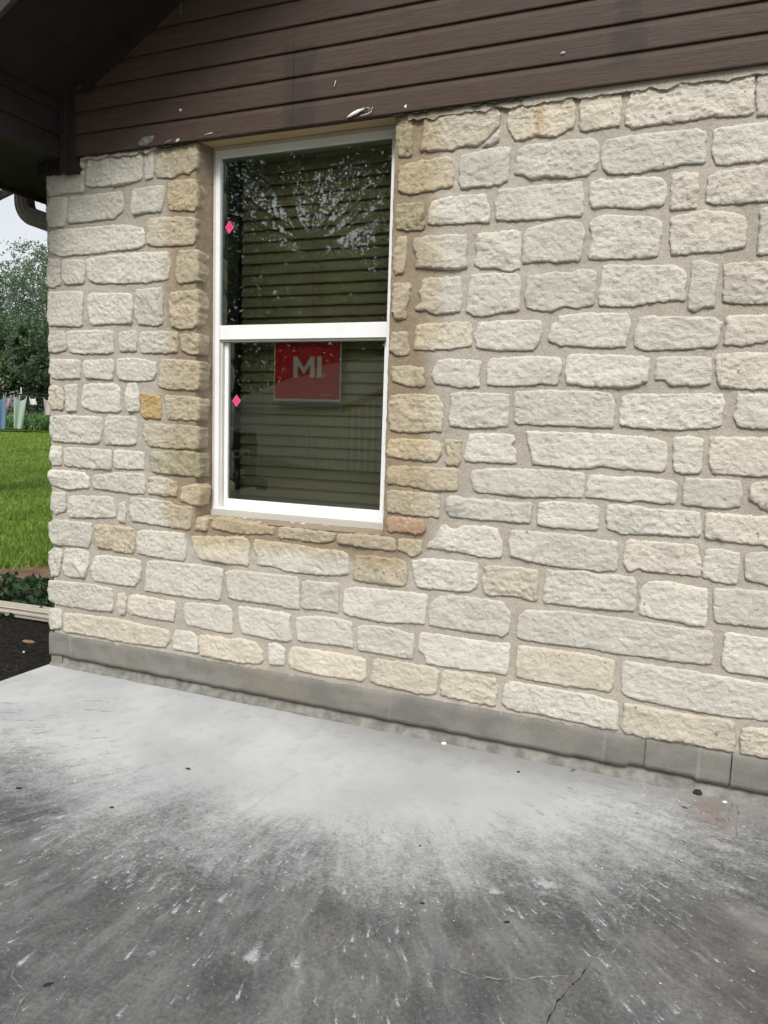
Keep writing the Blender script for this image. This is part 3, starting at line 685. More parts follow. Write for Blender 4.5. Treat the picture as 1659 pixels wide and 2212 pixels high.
for xr, zb, zt in EDGES:
    x = xr; cb, ct = zb, zt
    while x < HX1-.12:
        g = rs_.uniform(.014, .024); L = min(rs_.uniform(.10, .42), HX1-x-g); cb = zb+rs_.uniform(-.005, .005); ct = zt+rs_.uniform(-.006, .006)
        c = .012
        P = [(x+g, ct-rs_.uniform(0, c)), (x+g+L*.5, ct+rs_.uniform(-.004, .004)), (x+g+L-rs_.uniform(0, c), ct-rs_.uniform(0, c)), (x+g+L, (ct+cb)/2), (x+g+L-rs_.uniform(0, c), cb+rs_.uniform(0, c)), (x+g+L*.45, cb+rs_.uniform(-.004, .004)), (x+g+rs_.uniform(0, c), cb)]
        near = x < 2.0; r = stone(P, 5000+cnt, st=.011 if near else .03, deep=.028, relief=.013); cnt += 1
        if r and near: mesh('stone', r[0], r[1], MATS[rs_.choice('wwwwpc')], house, smooth=True, org=(x+L/2, 0, (zb+zt)/2))
        elif r:
            n = len(far[0]); far[0].extend(r[0]); far[1].extend(tuple(q+n for q in f) for f in r[1])
        x += g+L
mesh('stone_facing', far[0], far[1], MATS['w'], house, smooth=True)['kind'] = 'stuff'
coursed('stone_facing', -6.0, -.13, .19, 2.66, lambda x, y, z: (HX+.004+y, -x, z), 8, .04)

def grid_sheet(name, u0, u1, v0, v1, st, fn, mat, hole=None, amp=.0035):
    nu = max(1, int(round((u1-u0)/st))); nv = max(1, int(round((v1-v0)/st))); V = []; F = []
    for i in range(nu+1):
        for j in range(nv+1):
            u = u0+(u1-u0)*i/nu; v = v0+(v1-v0)*j/nv
            d = amp*(.7*fbm(u*7, v*7, 1, 3)+.8*fbm(u*33, v*33, 4, 3))
            V.append(fn(u, v, d))
    for i in range(nu):
        for j in range(nv):
            u = u0+(u1-u0)*(i+.5)/nu; v = v0+(v1-v0)*(j+.5)/nv
            if hole and hole[0] < u < hole[1] and hole[2] < v < hole[3]: continue
            a = i*(nv+1)+j; F.append((a, a+nv+1, a+nv+2, a+1))
    return mesh(name, V, F, mat, house, smooth=True)
RX0, RX1, RZ0 = WX0-.010, WX1+.008, WZ0-.012
# the mortar face is cut in four so that the opening's edges are exact
for u0, u1, v0, v1 in ((HX, RX0-.016, .18, 2.742), (RX1, .45, .18, 2.742), (RX0-.0159, RX1, .18, RZ0)):
    grid_sheet('mortar_wall', u0, u1, v0, v1, .011, lambda u, v, d: (u, d+.0005, v), MORTAR)
grid_sheet('mortar_wall', .45, HX1, .18, 2.742, .05, lambda u, v, d: (u, d+.0005, v), MORTAR)
grid_sheet('mortar_wall', 0, 7.0, .18, 2.68, .05, lambda u, v, d: (HX+d*.5, u, v), MORTAR)
grid_sheet('mortar_reveal', -.002, .13, RZ0, 2.742, .011, lambda u, v, d: (RX0-.016+d+.22*max(0, u), u, v), MORTAR)
grid_sheet('mortar_reveal', -.002, .13, RZ0, 2.742, .011, lambda u, v, d: (RX1+d, u, v), MORTAR)
grid_sheet('mortar_reveal', RX0, RX1, -.002, .13, .011, lambda u, v, d: (u, v, RZ0+d+.004+.12*v), MORTAR)
# foundation: a rendered band with a ragged lower lip over rough concrete
def found_panel(x0, x1):
    V = []; F = []; n = int((x1-x0)/.008); rows = 9
    for i in range(n+1):
        x = x0+(x1-x0)*i/n
        zl = .050-.006*x*.5+.0045*fbm(x*9, 3, 0, 4)+.003*fbm(x*60, 8, 0, 3)
        if abs(x+.09) < .13: zl += .010
        zt = .1885+.002*fbm(x*30, 1, 5, 3)
        for j in range(rows):
            t = j/(rows-2) if j < rows-1 else 1; z = zl+(zt-zl)*t
            y = -.006+.0022*fbm(x*8, z*20, 2, 3)+(.006*sstep(.85, 1, t))
            V.append((x, y if j < rows-1 else .05, z))
        V.append((x, .05, zl))
    R = rows+1
    for i in range(n):
        a = i*R
        for j in range(rows-1): F.append((a+j, a+R+j, a+R+j+1, a+j+1))
        F.append((a+rows, a+R+rows, a+R, a))
    F.append(tuple(reversed(range(R)))); F.append(tuple(n*R+j for j in range(R)))
    mesh('foundation_panel', V, F, FOUND, house, smooth=True)
found_panel(-3.378, -.152); found_panel(-.1505, .168); found_panel(.1715, HX1)
def raw():
    V = []; F = []; n = 760
    for i in range(n+1):
        x = -3.374+i*(HX1+3.374)/n
        for j, (y, z) in enumerate(((.03, .10), (.012, .05), (.006, .02), (-.012, .001), (-.03, -.004))):
            V.append((x, y+.002*fbm(x*14, z*40, 3, 4)-(.006 if j in (3, 4) else 0)*fbm(x*5, 1, 1, 4), z+(.0015*fbm(x*22, j, 3, 3) if 0 < j < 4 else 0)))
        if i:
            for j in range(4): a = (i-1)*5+j; F.append((a+1, a+6, a+5, a))
    mesh('foundation_footing', V, F, FOUND2, house, smooth=True)
raw()
box('foundation_core', (HX, .05, -.2), (HX1, .30, .2), FOUND2, house)
box('foundation_side', (HX-.03, .0, -.2), (HX+.05, 7.0, .19), FOUND, house)
# inner shell that carries the facing and keeps the room dark
box('wall_core', (HX+.02, .145, .2), (WX0-.012, .30, 3.1), ROOM, house)
box('wall_core', (WX1+.012, .145, .2), (HX1, .30, 3.1), ROOM, house)
box('wall_core', (WX0-.012, .145, .2), (WX1+.012, .30, .912), ROOM, house)
box('wall_core', (WX0-.012, .145, 2.76), (WX1+.012, .30, 3.1), ROOM, house)
box('room_floor', (HX+.02, .30, .1), (HX1, 7.0, .2), ROOM, house)
box('room_ceiling', (HX+.02, .30, 2.95), (HX1, 7.0, 3.05), ROOM, house)
box('room_wall', (HX+.02, .30, .2), (HX+.12, 7.0, 2.95), ROOM, house)
box('room_wall', (.6, .30, .2), (.7, 4.0, 2.95), ROOM, house)
box('room_wall', (HX+.12, 3.9, .2), (.6, 4.0, 2.95), ROOM, house)

# siding: shiplap boards with a coved top edge
RK0 = (-3.094, 3.061); RKS = .5629
def rake_x(z): return RK0[0]+(z-RK0[1])/RKS
PITCH, ZS = .1072, 2.732
prof = [(.0, 0.0), (-.035, 0.0), (-.0365, .004), (-.0365, .078), (-.0335, .086), (-.0275, .098), (-.0265, .1068), (.0, .1068)]
def board(x0, x1, z, first=False):
    b = MB(); n = max(2, int((x1-x0)/.06)); V = []; F = []; k = len(prof)
    for i in range(n+1):
        x = x0+(x1-x0)*i/n; sag = .0012*fbm(x*1.1, z*9, 0, 2)
        for y, h in prof: V.append((x, y+(.0007*fbm(x*3, z*5, 2, 2) if y < -.01 else 0), z+h+sag))
        if i:
            a = (i-1)*k
            for j in range(k): F.append((a+j, a+k+j, a+k+(j+1) % k, a+(j+1) % k))
    F.append(tuple(range(k-1, -1, -1))); F.append(tuple(n*k+j for j in range(k)))
    return mesh('siding_board', V, F, SIDING, house, org=(x0, 0, z))
for i in range(24):
    z = ZS+i*PITCH; x0 = max(-3.0935, rake_x(z)-.05)
    if x0 > HX1-.2: break
    seam = -1.829 if i < 4 else (None, .62, -.55, 1.9)[i % 4]
    if seam and seam > x0+.2: board(x0, seam-.0008, z); board(seam+.0008, HX1, z)
    else: board(x0, HX1, z)
box('sheathing', (-3.30, .0, 2.745), (HX1, .144, 3.05), SOFFIT, house)
mesh('gable_sheathing', *(lambda b: (b.V, b.F))(MB().prism([(-3.30, 3.05), (HX1, 3.05), (HX1, RK0[1]+RKS*(HX1-RK0[0]))], 'y', .0, .10)), SOFFIT, house)
# corner trim boards
box('corner_board', (-3.142, -.046, 2.653), (-3.0945, 0, 3.06), TRIM, house, bevel=.002)
box('corner_board', (-3.186, -.058, 2.653), (-3.1425, 0, 3.10), TRIM, house, bevel=.002)
box('frieze_board', (-3.372, -.028, 2.668), (-3.187, .002, 2.719), TRIM, house, bevel=.002)
# projecting eave box: lapped boards facing the wall, soffit under it
OV = .585
EAVEM = plain('eave_board_brown', (.022, .0175, .0170), .65, .2, .15, 10, .2)
EX = -3.187
for i, (za, zb) in enumerate(((2.722, 2.835), (2.836, 2.95), (2.951, 3.08))):
    mesh('eave_board', *(lambda b: (b.V, b.F))(MB().prism([(EX-.016, za), (EX+.004, za), (EX-.006, zb+.006), (EX-.016, zb+.006)], 'y', -OV+.02, -.0585)), EAVEM, house)
box('eave_core', (-3.86, -OV+.02, 2.745), (EX-.0165, -.03, 2.99), SOFFIT, house)
box('eave_soffit', (-3.872, -OV+.02, 2.722), (EX-.0165, -.029, 2.743), SOFFIT, house)
box('eave_soffit', (-3.872, -.0285, 2.722), (HX-.004, 7.0, 2.743), SOFFIT, house)
box('fascia_board', (-3.892, -OV+.02, 2.70), (-3.8725, 7.0, 2.90), FASCIA, house, bevel=.002)
box('corner_return', (-3.86, -OV, 2.72), (EX, -OV+.0195, 2.94), TRIM, house)
# gutter: K-profile trough along the eave
gp = [(-3.8925, 2.875), (-3.8925, 2.765), (-3.965, 2.765), (-3.985, 2.80), (-4.005, 2.83), (-4.010, 2.875), (-4.004, 2.875), (-3.999, 2.834), (-3.979, 2.804), (-3.962, 2.771), (-3.898, 2.771), (-3.898, 2.875)]
MB().prism(gp, 'y', -OV-.02, 7.0).build('gutter', GUTTER, house)
# sloping rake soffit, fascia and roof
def slope_slab(name, xa, xb, ya, yb, lo, hi, mat, bevel=0):
    za = RK0[1]+RKS*(xa-RK0[0]); zb = RK0[1]+RKS*(xb-RK0[0])
    return MB().prism([(xa, za+lo), (xb, zb+lo), (xb, zb+hi), (xa, za+hi)], 'y', ya, yb).build(name, mat, house, bevel=bevel)
slope_slab('rake_soffit', EX+.005, HX1, -OV+.0005, -.001, .0, .02, SOFFIT)
slope_slab('rake_frieze', -3.04, HX1, -.050, -.0375, -.075, -.001, TRIM)
slope_slab('rake_fascia', -3.95, HX1, -OV-.024, -OV-.0005, -.012, .20, FASCIA, .002)
slope_slab('roof_deck', -3.98, HX1, -OV-.04, 7.2, .205, .235, SHINGLE)
# shingle courses on the roof, joined: they are not seen from below
b = MB()
for i in range(30):
    xa = -4.0+i*.245; za = RK0[1]+RKS*(xa-RK0[0])+.236
    b.prism([(xa, za), (xa+.27, za+.27*RKS), (xa+.27, za+.27*RKS+.002), (xa, za+.012)], 'y', -OV-.05, 7.2)
b.build('shingle', SHINGLE, house)['kind'] = 'stuff'
# ragged caulk and black mastic where the siding meets the stone
def ragged(name, x0, x1, z0, th, mat, y=-.038, seed=0, st=.006, parent=None, dpt=.012, thr=-9, amp=1.0):
    V = []; F = []; n = int((x1-x0)/st); 
    for i in range(n+1):
        x = x0+(x1-x0)*i/n; e = th*(1+amp*(fbm(x*14, seed, 1, 3)+.25*fbm(x*70, seed, 5, 2))); e = max(e, .0004)
        V += [(x, y, z0), (x, y, z0-e), (x, y+dpt, z0-e), (x, y+dpt, z0)]
        if i:
            a = (i-1)*4; F += [(a, a+1, a+5, a+4), (a+1, a+2, a+6, a+5), (a+2, a+3, a+7, a+6), (a+3, a, a+4, a+7)]
    F += [(3, 2, 1, 0), (n*4, n*4+1, n*4+2, n*4+3)]
    return mesh(name, V, F, mat, parent or house)
ragged('sealant_bead', -3.090, -2.36, 2.7335, .007, DARKB, y=-.030, seed=3, amp=1.6)
ragged('sealant_bead', -1.345, -.75, 2.7335, .008, DARKB, y=-.030, seed=9, amp=1.8)
ragged('sealant_bead', -3.365, -3.10, 2.6685, .007, DARKB, y=-.027, seed=19, amp=2.4)
ragged('mortar_smear', -3.08, -2.60, 2.7345, .020, MORTAR, y=-.022, seed=13, dpt=.02)
ragged('mortar_smear', -1.28, HX1, 2.7345, .030, MORTAR, y=-.018, seed=23, dpt=.016, amp=.5)
def blob(name, c, rx, rz, mat, parent=None, seed=0, th=.006, rot=0, n=18, rough=.45, top=True, **k):
    V = [(0, -th, 0)]; F = []
    for ring, (q, y) in enumerate(((.55, -th*.9), (1.0, -.0004), (1.0, .002))):
        for i in range(n):
            a = 2*math.pi*i/n; rr = q*(1+rough*fbm(math.cos(a)*1.6+seed, math.sin(a)*1.6, ring*.2, 3))
            x = rx*rr*math.cos(a); z = rz*rr*math.sin(a); V.append((x*math.cos(rot)-z*math.sin(rot), y, x*math.sin(rot)+z*math.cos(rot)))
    for i in range(n):
        j = (i+1) % n; F.append((0, 1+i, 1+j))
        for r in (0, 1): F.append((1+r*n+i, 1+(r+1)*n+i, 1+(r+1)*n+j, 1+r*n+j))
    V = [(c[0]+v[0], c[1]+v[1], c[2]+v[2]) for v in V]
    return tag(mesh(name, V, F, mat, parent, smooth=True, org=c), **k)
SY = -.0370
blob('caulk_smear', (-2.655, SY, 2.757), .050, .020, CAULK, house, 4, .0025, .22)
for j, (x, z, rx, rz, ro) in enumerate(((-2.515, 2.741, .020, .0065, .25), (-2.46, 2.742, .012, .006, .5), (-1.285, 2.752, .008, .006, 1.0), (-2.335, 2.740, .010, .003, .3), (-2.28, 2.752, .024, .0022, .12), (-2.22, 2.757, .02, .002, .3))):
    blob('paint_flake', (x, SY-.0005, z), rx, rz, CHIPW if j in (1, 2, 4) else CAULK, house, 10+j, .003, ro)
# torn flap of white caulk hanging under the siding over the window
V = []; F = []
for i in range(15):
    t = i/14; x = -1.555+t*.082; z = 2.7405+.022*t**.8; wd = .0055+.0045*math.sin(math.pi*min(1, t*1.15))*(1+.6*fbm(t*6, 1, 1))
    for kx in (-1, 0, 1): V.append((x+.004*kx, -.044-.006*t+.004*abs(kx), z+wd*kx))
    if i:
        a = (i-1)*3; F += [(a, a+3, a+4, a+1), (a+1, a+4, a+5, a+2)]
o = mesh('caulk_flap', V, F, CHIPW, house, smooth=True); s_ = o.modifiers.new('solid', 'SOLIDIFY'); s_.thickness = .0015
MB().tube([(-1.462, -.046, 2.766), (-1.450, -.047, 2.764), (-1.446, -.046, 2.757), (-1.452, -.045, 2.750)], [.0012, .001, .001, .0008], 5).build('caulk_strand', CHIPW, house)
MB().tube([(-1.432, -.045, 2.764), (-1.440, -.046, 2.758), (-1.438, -.045, 2.748), (-1.455, -.044, 2.742), (-1.49, -.043, 2.739)], [.0022, .0014, .0018, .0016, .0008], 5).build('caulk_strand', CHIPW, house)
# cocoons and bits stuck on the boards: things of their own
blob('cocoon', (-.635, SY-.001, 2.869), .009, .004, CHIPW, None, 31, .007, .1, label='small white cocoon on the siding right of the window, near the stones at top right', cat='cocoon')
blob('cocoon', (-2.442, SY-.001, 2.877), .008, .006, CHIPW, None, 35, .006, -.2, label='small white cocoon on the dark siding above the left edge of the window', cat='cocoon')
tag(MB().tube([(-1.613, -.043, 2.898), (-1.616, -.045, 2.886), (-1.621, -.043, 2.874)], [.0012, .0018, .0010], 6).build('twig', CHIPW), 'thin pale straw stuck upright on the siding over the middle of the window', 'straw')
tag(MB().tube([(-2.434, -.046, 3.372), (-2.432, -.048, 3.335), (-2.436, -.046, 3.29)], [.0012, .0016, .0012], 6).build('cobweb_thread', CAULK), 'dusty cobweb thread hanging on the upper siding boards near the rake', 'cobweb')

# ---------------------------------------------------------------- window
FY = .100                                   # front plane of the frame
win = MB(); x0, x1, z0, z1 = WX0, WX1-.004, .925, 2.741
win.box((x0, FY+.004, z0), (x0+.016, FY+.08, z1)); win.box((x1-.016, FY+.004, z0), (x1, FY+.08, z1))
win.box((x0+.0162, FY+.004, z1-.016), (x1-.0162, FY+.08, z1))
winf = win.build('window', VINYL_G, house, org=(x0, FY, z0), bevel=.0015)
def wbox(name, a, b, mat, bevel=.0018): return box(name, a, b, mat, winf, bevel=bevel)
wbox('frame_stile', (x0+.0165, FY, .9725), (x0+.0415, FY+.07, z1-.0165), VINYL)
wbox('frame_stile', (x1-.0445, FY, .9725), (x1-.0165, FY+.07, z1-.0165), VINYL)
wbox('frame_head', (x0+.042, FY+.001, z1-.053), (x1-.045, FY+.07, z1-.0168), VINYL)
wbox('frame_sill', (x0-.001, FY-.006, .925), (x1+.001, FY+.06, .958), VINYL_B)
wbox('frame_sill', (x0+.010, FY-.001, .9585), (x1-.010, FY+.07, .972), VINYL)
wbox('sill_lip', (x0+.03, FY-.018, .9205), (x1+.002, FY-.0065, .9265), VINYL, .0012)
wbox('meeting_rail', (x0+.042, FY+.001, 1.816), (x1-.045, FY+.055, 1.886), VINYL)
wbox('meeting_rail_lip', (x0+.042, FY+.010, 1.806), (x1-.045, FY+.05, 1.8155), VINYL_B)
SY2 = FY+.034                                # sash set back behind the frame
wbox('sash_track', (x0+.042, FY+.016, .973), (x0+.052, FY+.07, 1.8055), VINYL_G, .001)
wbox('sash_stile', (x0+.0525, SY2, .975), (x0+.0735, SY2+.028, 1.805), VINYL)
wbox('sash_stile', (x1-.066, SY2, .975), (x1-.0455, SY2+.028, 1.805), VINYL)
wbox('sash_rail', (x0+.0740, SY2-.001, .982), (x1-.0665, SY2+.028, 1.013), VINYL)
wbox('sash_rail', (x0+.0740, SY2-.008, .9725), (x1-.0665, SY2+.028, .9815), VINYL)
# panes
gx0, gx1 = x0+.0740, x1-.0665
box('pane', (x0+.042, FY+.014, 1.8865), (x1-.045, FY+.018, z1-.0535), GLASS, winf, label='upper window pane')
box('pane', (gx0, SY2+.010, 1.0135), (gx1, SY2+.014, 1.8045), GLASS, winf, label='lower window pane')
for xa in (x0+.0425, x1-.0455-.004):
    wbox('pane_spacer', (xa, FY+.0185, 1.8868), (xa+.004, FY+.034, z1-.054), SPACER, 0)
wbox('pane_spacer', (x0+.054, FY+.030, 1.8868), (x0+.057, FY+.036, z1-.054), SPACER, 0)
wbox('pane_spacer', (x0+.0742, SY2+.0145, 1.014), (x0+.079, SY2+.028, 1.804), SPACER, 0)
wbox('pane_spacer', (x0+.088, SY2+.020, 1.014), (x0+.0915, SY2+.026, 1.804), SPACER, 0)
mesh('header_board', *(lambda b: (b.V, b.F))(MB().box((x0-.05, -.030, z1+.0015), (x1+.04, .143, z1+.018))), WOOD, house)
# rough inner liner of the opening
box('window_liner', (x0-.010, FY+.081, .915), (x0-.001, .33, 2.755), ROOM, house)
box('window_liner', (x1+.001, FY+.081, .915), (x1+.010, .33, 2.755), ROOM, house)

# blind hanging inside
bl = empty('window_blind', (-1.79, .235, 2.72), label='closed olive horizontal blind hanging behind the window glass', cat='blind')
bx0, bx1 = -2.262, -1.36
sp = .0535; first = None
for i in range(33):
    z = 2.66-i*sp
    if first is None:
        V = []; F = []; n = 6
        for ix, x in enumerate((bx0, (bx0+bx1)/2, bx1)):
            for j in range(n+1):
                t = j/n-.5; hh = t*.0600; a = math.radians(70); bow = .004*(1-4*t*t)
                V.append((x, .235-math.cos(a)*hh*-1-bow*math.sin(a), z+math.sin(a)*hh))
        for ix in range(2):
            for j in range(n): a = ix*(n+1)+j; F.append((a, a+1, a+n+2, a+n+1))
        first = mesh('slat', V, F, BLIND, bl, smooth=True, org=((bx0+bx1)/2, .235, z)); q = first.modifiers.new('solid', 'SOLIDIFY'); q.thickness = .003
    else:
        c = first.copy(); COL.objects.link(c); c.parent = bl; c.location = first.location+Vector((0, 0, -i*sp))
    
box('headrail', (bx0, .215, 2.69), (bx1, .26, 2.735), BLIND, bl)
for x in (-2.13, -1.81, -1.49):
    MB().tube([(x, .222, 2.70), (x, .2215, 1.8), (x, .222, .93)], [.0011]*3, 5).build('cord', CORD, bl)
MB().tube([(-1.845, .212, 2.70), (-1.843, .210, 1.9), (-1.846, .211, 1.22)], [.0016]*3, 5).build('pull_cord', CORD, bl)

# sign behind the lower pane, stickers on the glass
def poly_sheet(b, pts, y, th):      # flat polygon with thickness, facing -y
    n = len(pts); V = [(p[0], y, p[1]) for p in pts]+[(p[0], y+th, p[1]) for p in pts]
    area = sum(pts[i][0]*pts[(i+1) % n][1]-pts[(i+1) % n][0]*pts[i][1] for i in range(n))
    if area < 0: V = V[:n][::-1]+V[n:][::-1]
    b.add(V, [tuple(range(n)), tuple(range(2*n-1, n-1, -1))]+[(i, i+n, (i+1) % n+n, (i+1) % n) for i in range(n)]); return b
def text(name, body, size, loc, rot, mat, parent, ext=.0003, align='CENTER'):
    cu = bpy.data.curves.new(name, 'FONT'); cu.body = body; cu.size = size; cu.extrude = ext; cu.align_x = align; cu.align_y = 'CENTER'
    t = bpy.data.objects.new('tmp', cu); COL.objects.link(t); dg = bpy.context.evaluated_depsgraph_get()
    me = bpy.data.meshes.new_from_object(t.evaluated_get(dg)); bpy.data.objects.remove(t); me.materials.clear(); me.materials.append(mat)
    o = bpy.data.objects.new(name, me); COL.objects.link(o); o.parent = parent
    o.location = Vector(loc)-wloc(parent); o.rotation_euler = rot; return o
YS = SY2+.020
sx0, sx1, sz0, sz1 = -2.022, -1.650, 1.519, 1.835
sg = empty('window_sign', ((sx0+sx1)/2, YS, sz0), label='red sign with pale capital letters behind the lower pane of the window', cat='sign')
poly_sheet(MB(), [(sx0, sz0), (sx1, sz0), (sx1, sz1), (sx0, sz1)], YS, .0006).build('sign_border', PALE, sg)
poly_sheet(MB(), [(sx0+.007, sz0+.012), (sx1-.007, sz0+.012), (sx1-.007, sz1), (sx0+.007, sz1)], YS-.0008, .0005).build('sign_face', RED, sg)
lx, lz, lh = -1.911, 1.635, .101
def M(u): return lx+u
poly_sheet(MB(), [(M(0), lz), (M(0), lz+lh), (M(.020), lz+lh), (M(.0585), lz+lh*.47), (M(.097), lz+lh), (M(.117), lz+lh), (M(.117), lz), (M(.0925), lz), (M(.0925), lz+lh*.60), (M(.0585), lz+lh*.15), (M(.0245), lz+lh*.60), (M(.0245), lz)], YS-.0016, .0005).build('letter', PALE, sg)
poly_sheet(MB(), [(M(.131), lz), (M(.156), lz), (M(.156), lz+lh), (M(.131), lz+lh)], YS-.0016, .0005).build('letter', PALE, sg)
RX = (math.radians(90), 0, 0)
text('registered_mark', '®', .026, (M(.170), YS-.0016, lz+.009), RX, PALE, sg)
text('small_print', 'Do Not Remove', .0085, (-1.734, YS-.0016, 1.553), RX, PALE, sg)
for nm, cx, cz, yy, lab in (('sticker', -2.262, 2.361, FY+.0132, 'pink diamond sticker on the upper window pane by its left edge'),
                        ('sticker', -2.232, 1.515, SY2+.0092, 'pink diamond sticker on the lower window pane by its left edge')):
    st_ = empty(nm, (cx, yy, cz), label=lab, cat='sticker', group='pink diamond stickers on the window glass')
    aw, ah = .0262, .0305; tl = .0
    pts = [(cx, cz+ah), (cx-aw, cz), (cx-.002, cz-ah), (cx+aw, cz+.001)]
    poly_sheet(MB(), pts, yy-.0004, .0004).build('sticker_face', PINK, st_)
    text('sticker_text', 'ARGON\nGAS', .0135, (cx+.001, yy-.0008, cz+.001), (math.radians(90), -math.radians(47), 0), INK, st_, .0001)
# ---------------------------------------------------------------- slab cracks, joints, debris
LC = plain('crack_efflorescence', (.215, .212, .20), .95, .1, .2, 60); DC = plain('crack_dark', (.022, .020, .018), .95, .1, .2, 60)
def crack(pts, wd, mat, seed, jag=.006, z=.0008):
    P = [Vector((a, b)) for a, b in pts]; Q = []
    for i in range(len(P)-1):
        L = (P[i+1]-P[i]).length; k = max(2, int(L/.007))
        for j in range(k): Q.append(P[i].lerp(P[i+1], j/k))
    Q.append(P[-1]); V = []; F = []
    R = []
    for i, q in enumerate(Q):
        R.append(q+Vector((fbm(i*.13, seed, 0, 4), fbm(i*.13, seed+5, 1, 4)))*jag*2)
    for i, q in enumerate(R):
        t = (R[min(i+1, len(R)-1)]-R[max(i-1, 0)]).normalized(); n = Vector((-t.y, t.x))
        w_ = wd*max(.05, .35+1.1*fbm(i*.37, seed+9, 2, 3))*.5*min(1, i/3, (len(R)-1-i)/3+.1)
        V += [(q.x+n.x*w_, q.y+n.y*w_, z), (q.x-n.x*w_, q.y-n.y*w_, z)]
        if i: a = 2*i; F.append((a-2, a-1, a+1, a))
    o = mesh('crack', V, F, mat, slab); return o
crack([(-.29,-1.62),(-.261,-1.464),(-.254,-1.409),(-.234,-1.33),(-.213,-1.275),(-.198,-1.216),(-.191,-1.197)], .0062, DC, 1, .004)
crack([(-.198,-1.216),(-.17,-1.22),(-.155,-1.235)], .003, DC, 4)
crack([(-.30,-2.9),(-.30,-2.2),(-.29,-1.62)], .006, DC, 3, .004)
for k, (w_, mt, ps) in enumerate((
  (.0085, LC, [(-.191,-1.197),(-.17,-1.151),(-.138,-1.111),(-.12,-1.039),(-.135,-.99),(-.12,-.899),(-.095,-.797),(-.08,-.722),(-.051,-.622),(-.04,-.555)]),
  (.006, LC, [(.202,-.068),(.19,-.243),(.185,-.35),(.167,-.455),(.154,-.552),(.128,-.663),(.122,-.719),(.157,-.766)]),
  (.0022, DC, [(.204,-.03),(.199,-.12),(.192,-.24),(.187,-.33)]),
  (.006, LC, [(-.516,-.973),(-.555,-1.045),(-.6,-1.091),(-.652,-1.154),(-.706,-1.167),(-.723,-1.2),(-.744,-1.257),(-.766,-1.324),(-.768,-1.368)]),
  (.0025, DC, [(-.744,-1.262),(-.762,-1.31),(-.768,-1.36)]),
  (.005, LC, [(-.924,-1.628),(-.9,-1.552),(-.858,-1.473),(-.826,-1.396),(-.808,-1.344)]),
  (.006, LC, [(-1.414,-2.003),(-1.437,-1.963),(-1.448,-1.918),(-1.517,-1.898),(-1.57,-1.859)]),
  (.004, LC, [(-1.204,-1.751),(-1.205,-1.638)]),
  (.0045, LC, [(-1.319,-1.532),(-1.31,-1.481),(-1.3,-1.427),(-1.284,-1.356)]),
  (.003, LC, [(-1.443,-.975),(-1.389,-1.012),(-1.283,-1.001),(-1.219,-.952)]),
  (.0022, LC, [(-1.443,-.975),(-1.462,-.929),(-1.458,-.707),(-1.429,-.535)]),
  (.005, LC, [(-.35,-.578),(-.336,-.636),(-.34,-.702),(-.31,-.747)]),
  (.006, LC, [(.046,-.084),(.032,-.172),(.018,-.255),(.027,-.323),(.0,-.36)]),
  (.010, LC, [(-.56,-1.35),(-.50,-1.39),(-.44,-1.385),(-.38,-1.36),(-.30,-1.31),(-.235,-1.275)]),
  (.004, LC, [(-.42,-1.22),(-.47,-1.18),(-.50,-1.10)]))):
    crack(ps, w_, mt, 20+k, .007, .0008+.0002*k)
def splashes():
    rs = random.Random(12); V = []; F = []; A = []
    L = []
    for i in range(2300):
        th = rs.uniform(-2.75, -.12); r = 1.05+abs(rs.gauss(0, .62)); s_ = .62 if th < -1.2 else 1.0
        x = -1.42+r*math.cos(th)*(1.25 if th < -1.9 else 1); y = .1+r*math.sin(th)
        if fbm(x*1.3, y*1.3, 7, 3) < -.05 and rs.random() < .75: continue
        q = rs.random()**2.2
        L.append((x, y, .04+.13*q, .005+.017*q*rs.random(), rs.uniform(.35, .95)))
    L += [(-.36, -.93, .22, .055, 1.0), (-.50, -1.02, .13, .04, .9), (-1.02, -1.60, .20, .035, .9), (-.90, -1.57, .16, .028, .8), (-.17, -1.03, .12, .014, 1),
          (-2.0, -1.42, .22, .020, .8), (-.62, -.87, .16, .02, .8), (.04, -.44, .20, .012, 1.0), (-.03, -.42, .12, .02, .8), (-1.55, -1.46, .15, .018, .9)]
    for x, y, ln, wd, cv in L:
        if x < -3.3: continue
        d = Vector((x+1.42, y-.15)); d.normalize(); d.rotate(Matrix.Rotation(rs.gauss(0, .10), 2)); n_ = Vector((-d.y, d.x)); n0 = len(V)
        for i in range(9):
            t = i/8; w_ = wd*(.25+.75*t)*(1+.4*fbm(x*9, t*3, y*9)); c = Vector((x, y))+d*ln*(t-1)
            for j in range(5):
                u = j/2-1; p = c+n_*w_*u; V.append((p.x, p.y, .0006)); A.append(cv*(t**1.6)*(1-u*u)*(1.0 if t < .9 else .7 if i < 8 else 0))
            if i:
                for j in range(4): a = n0+(i-1)*5+j; F.append((a, a+1, a+6, a+5))
    o = mesh('slurry_streak', V, F, SLURRY, slab); o['kind'] = 'stuff'
    at = o.data.attributes.new('cover', 'FLOAT', 'POINT'); at.data.foreach_set('value', A)
splashes()
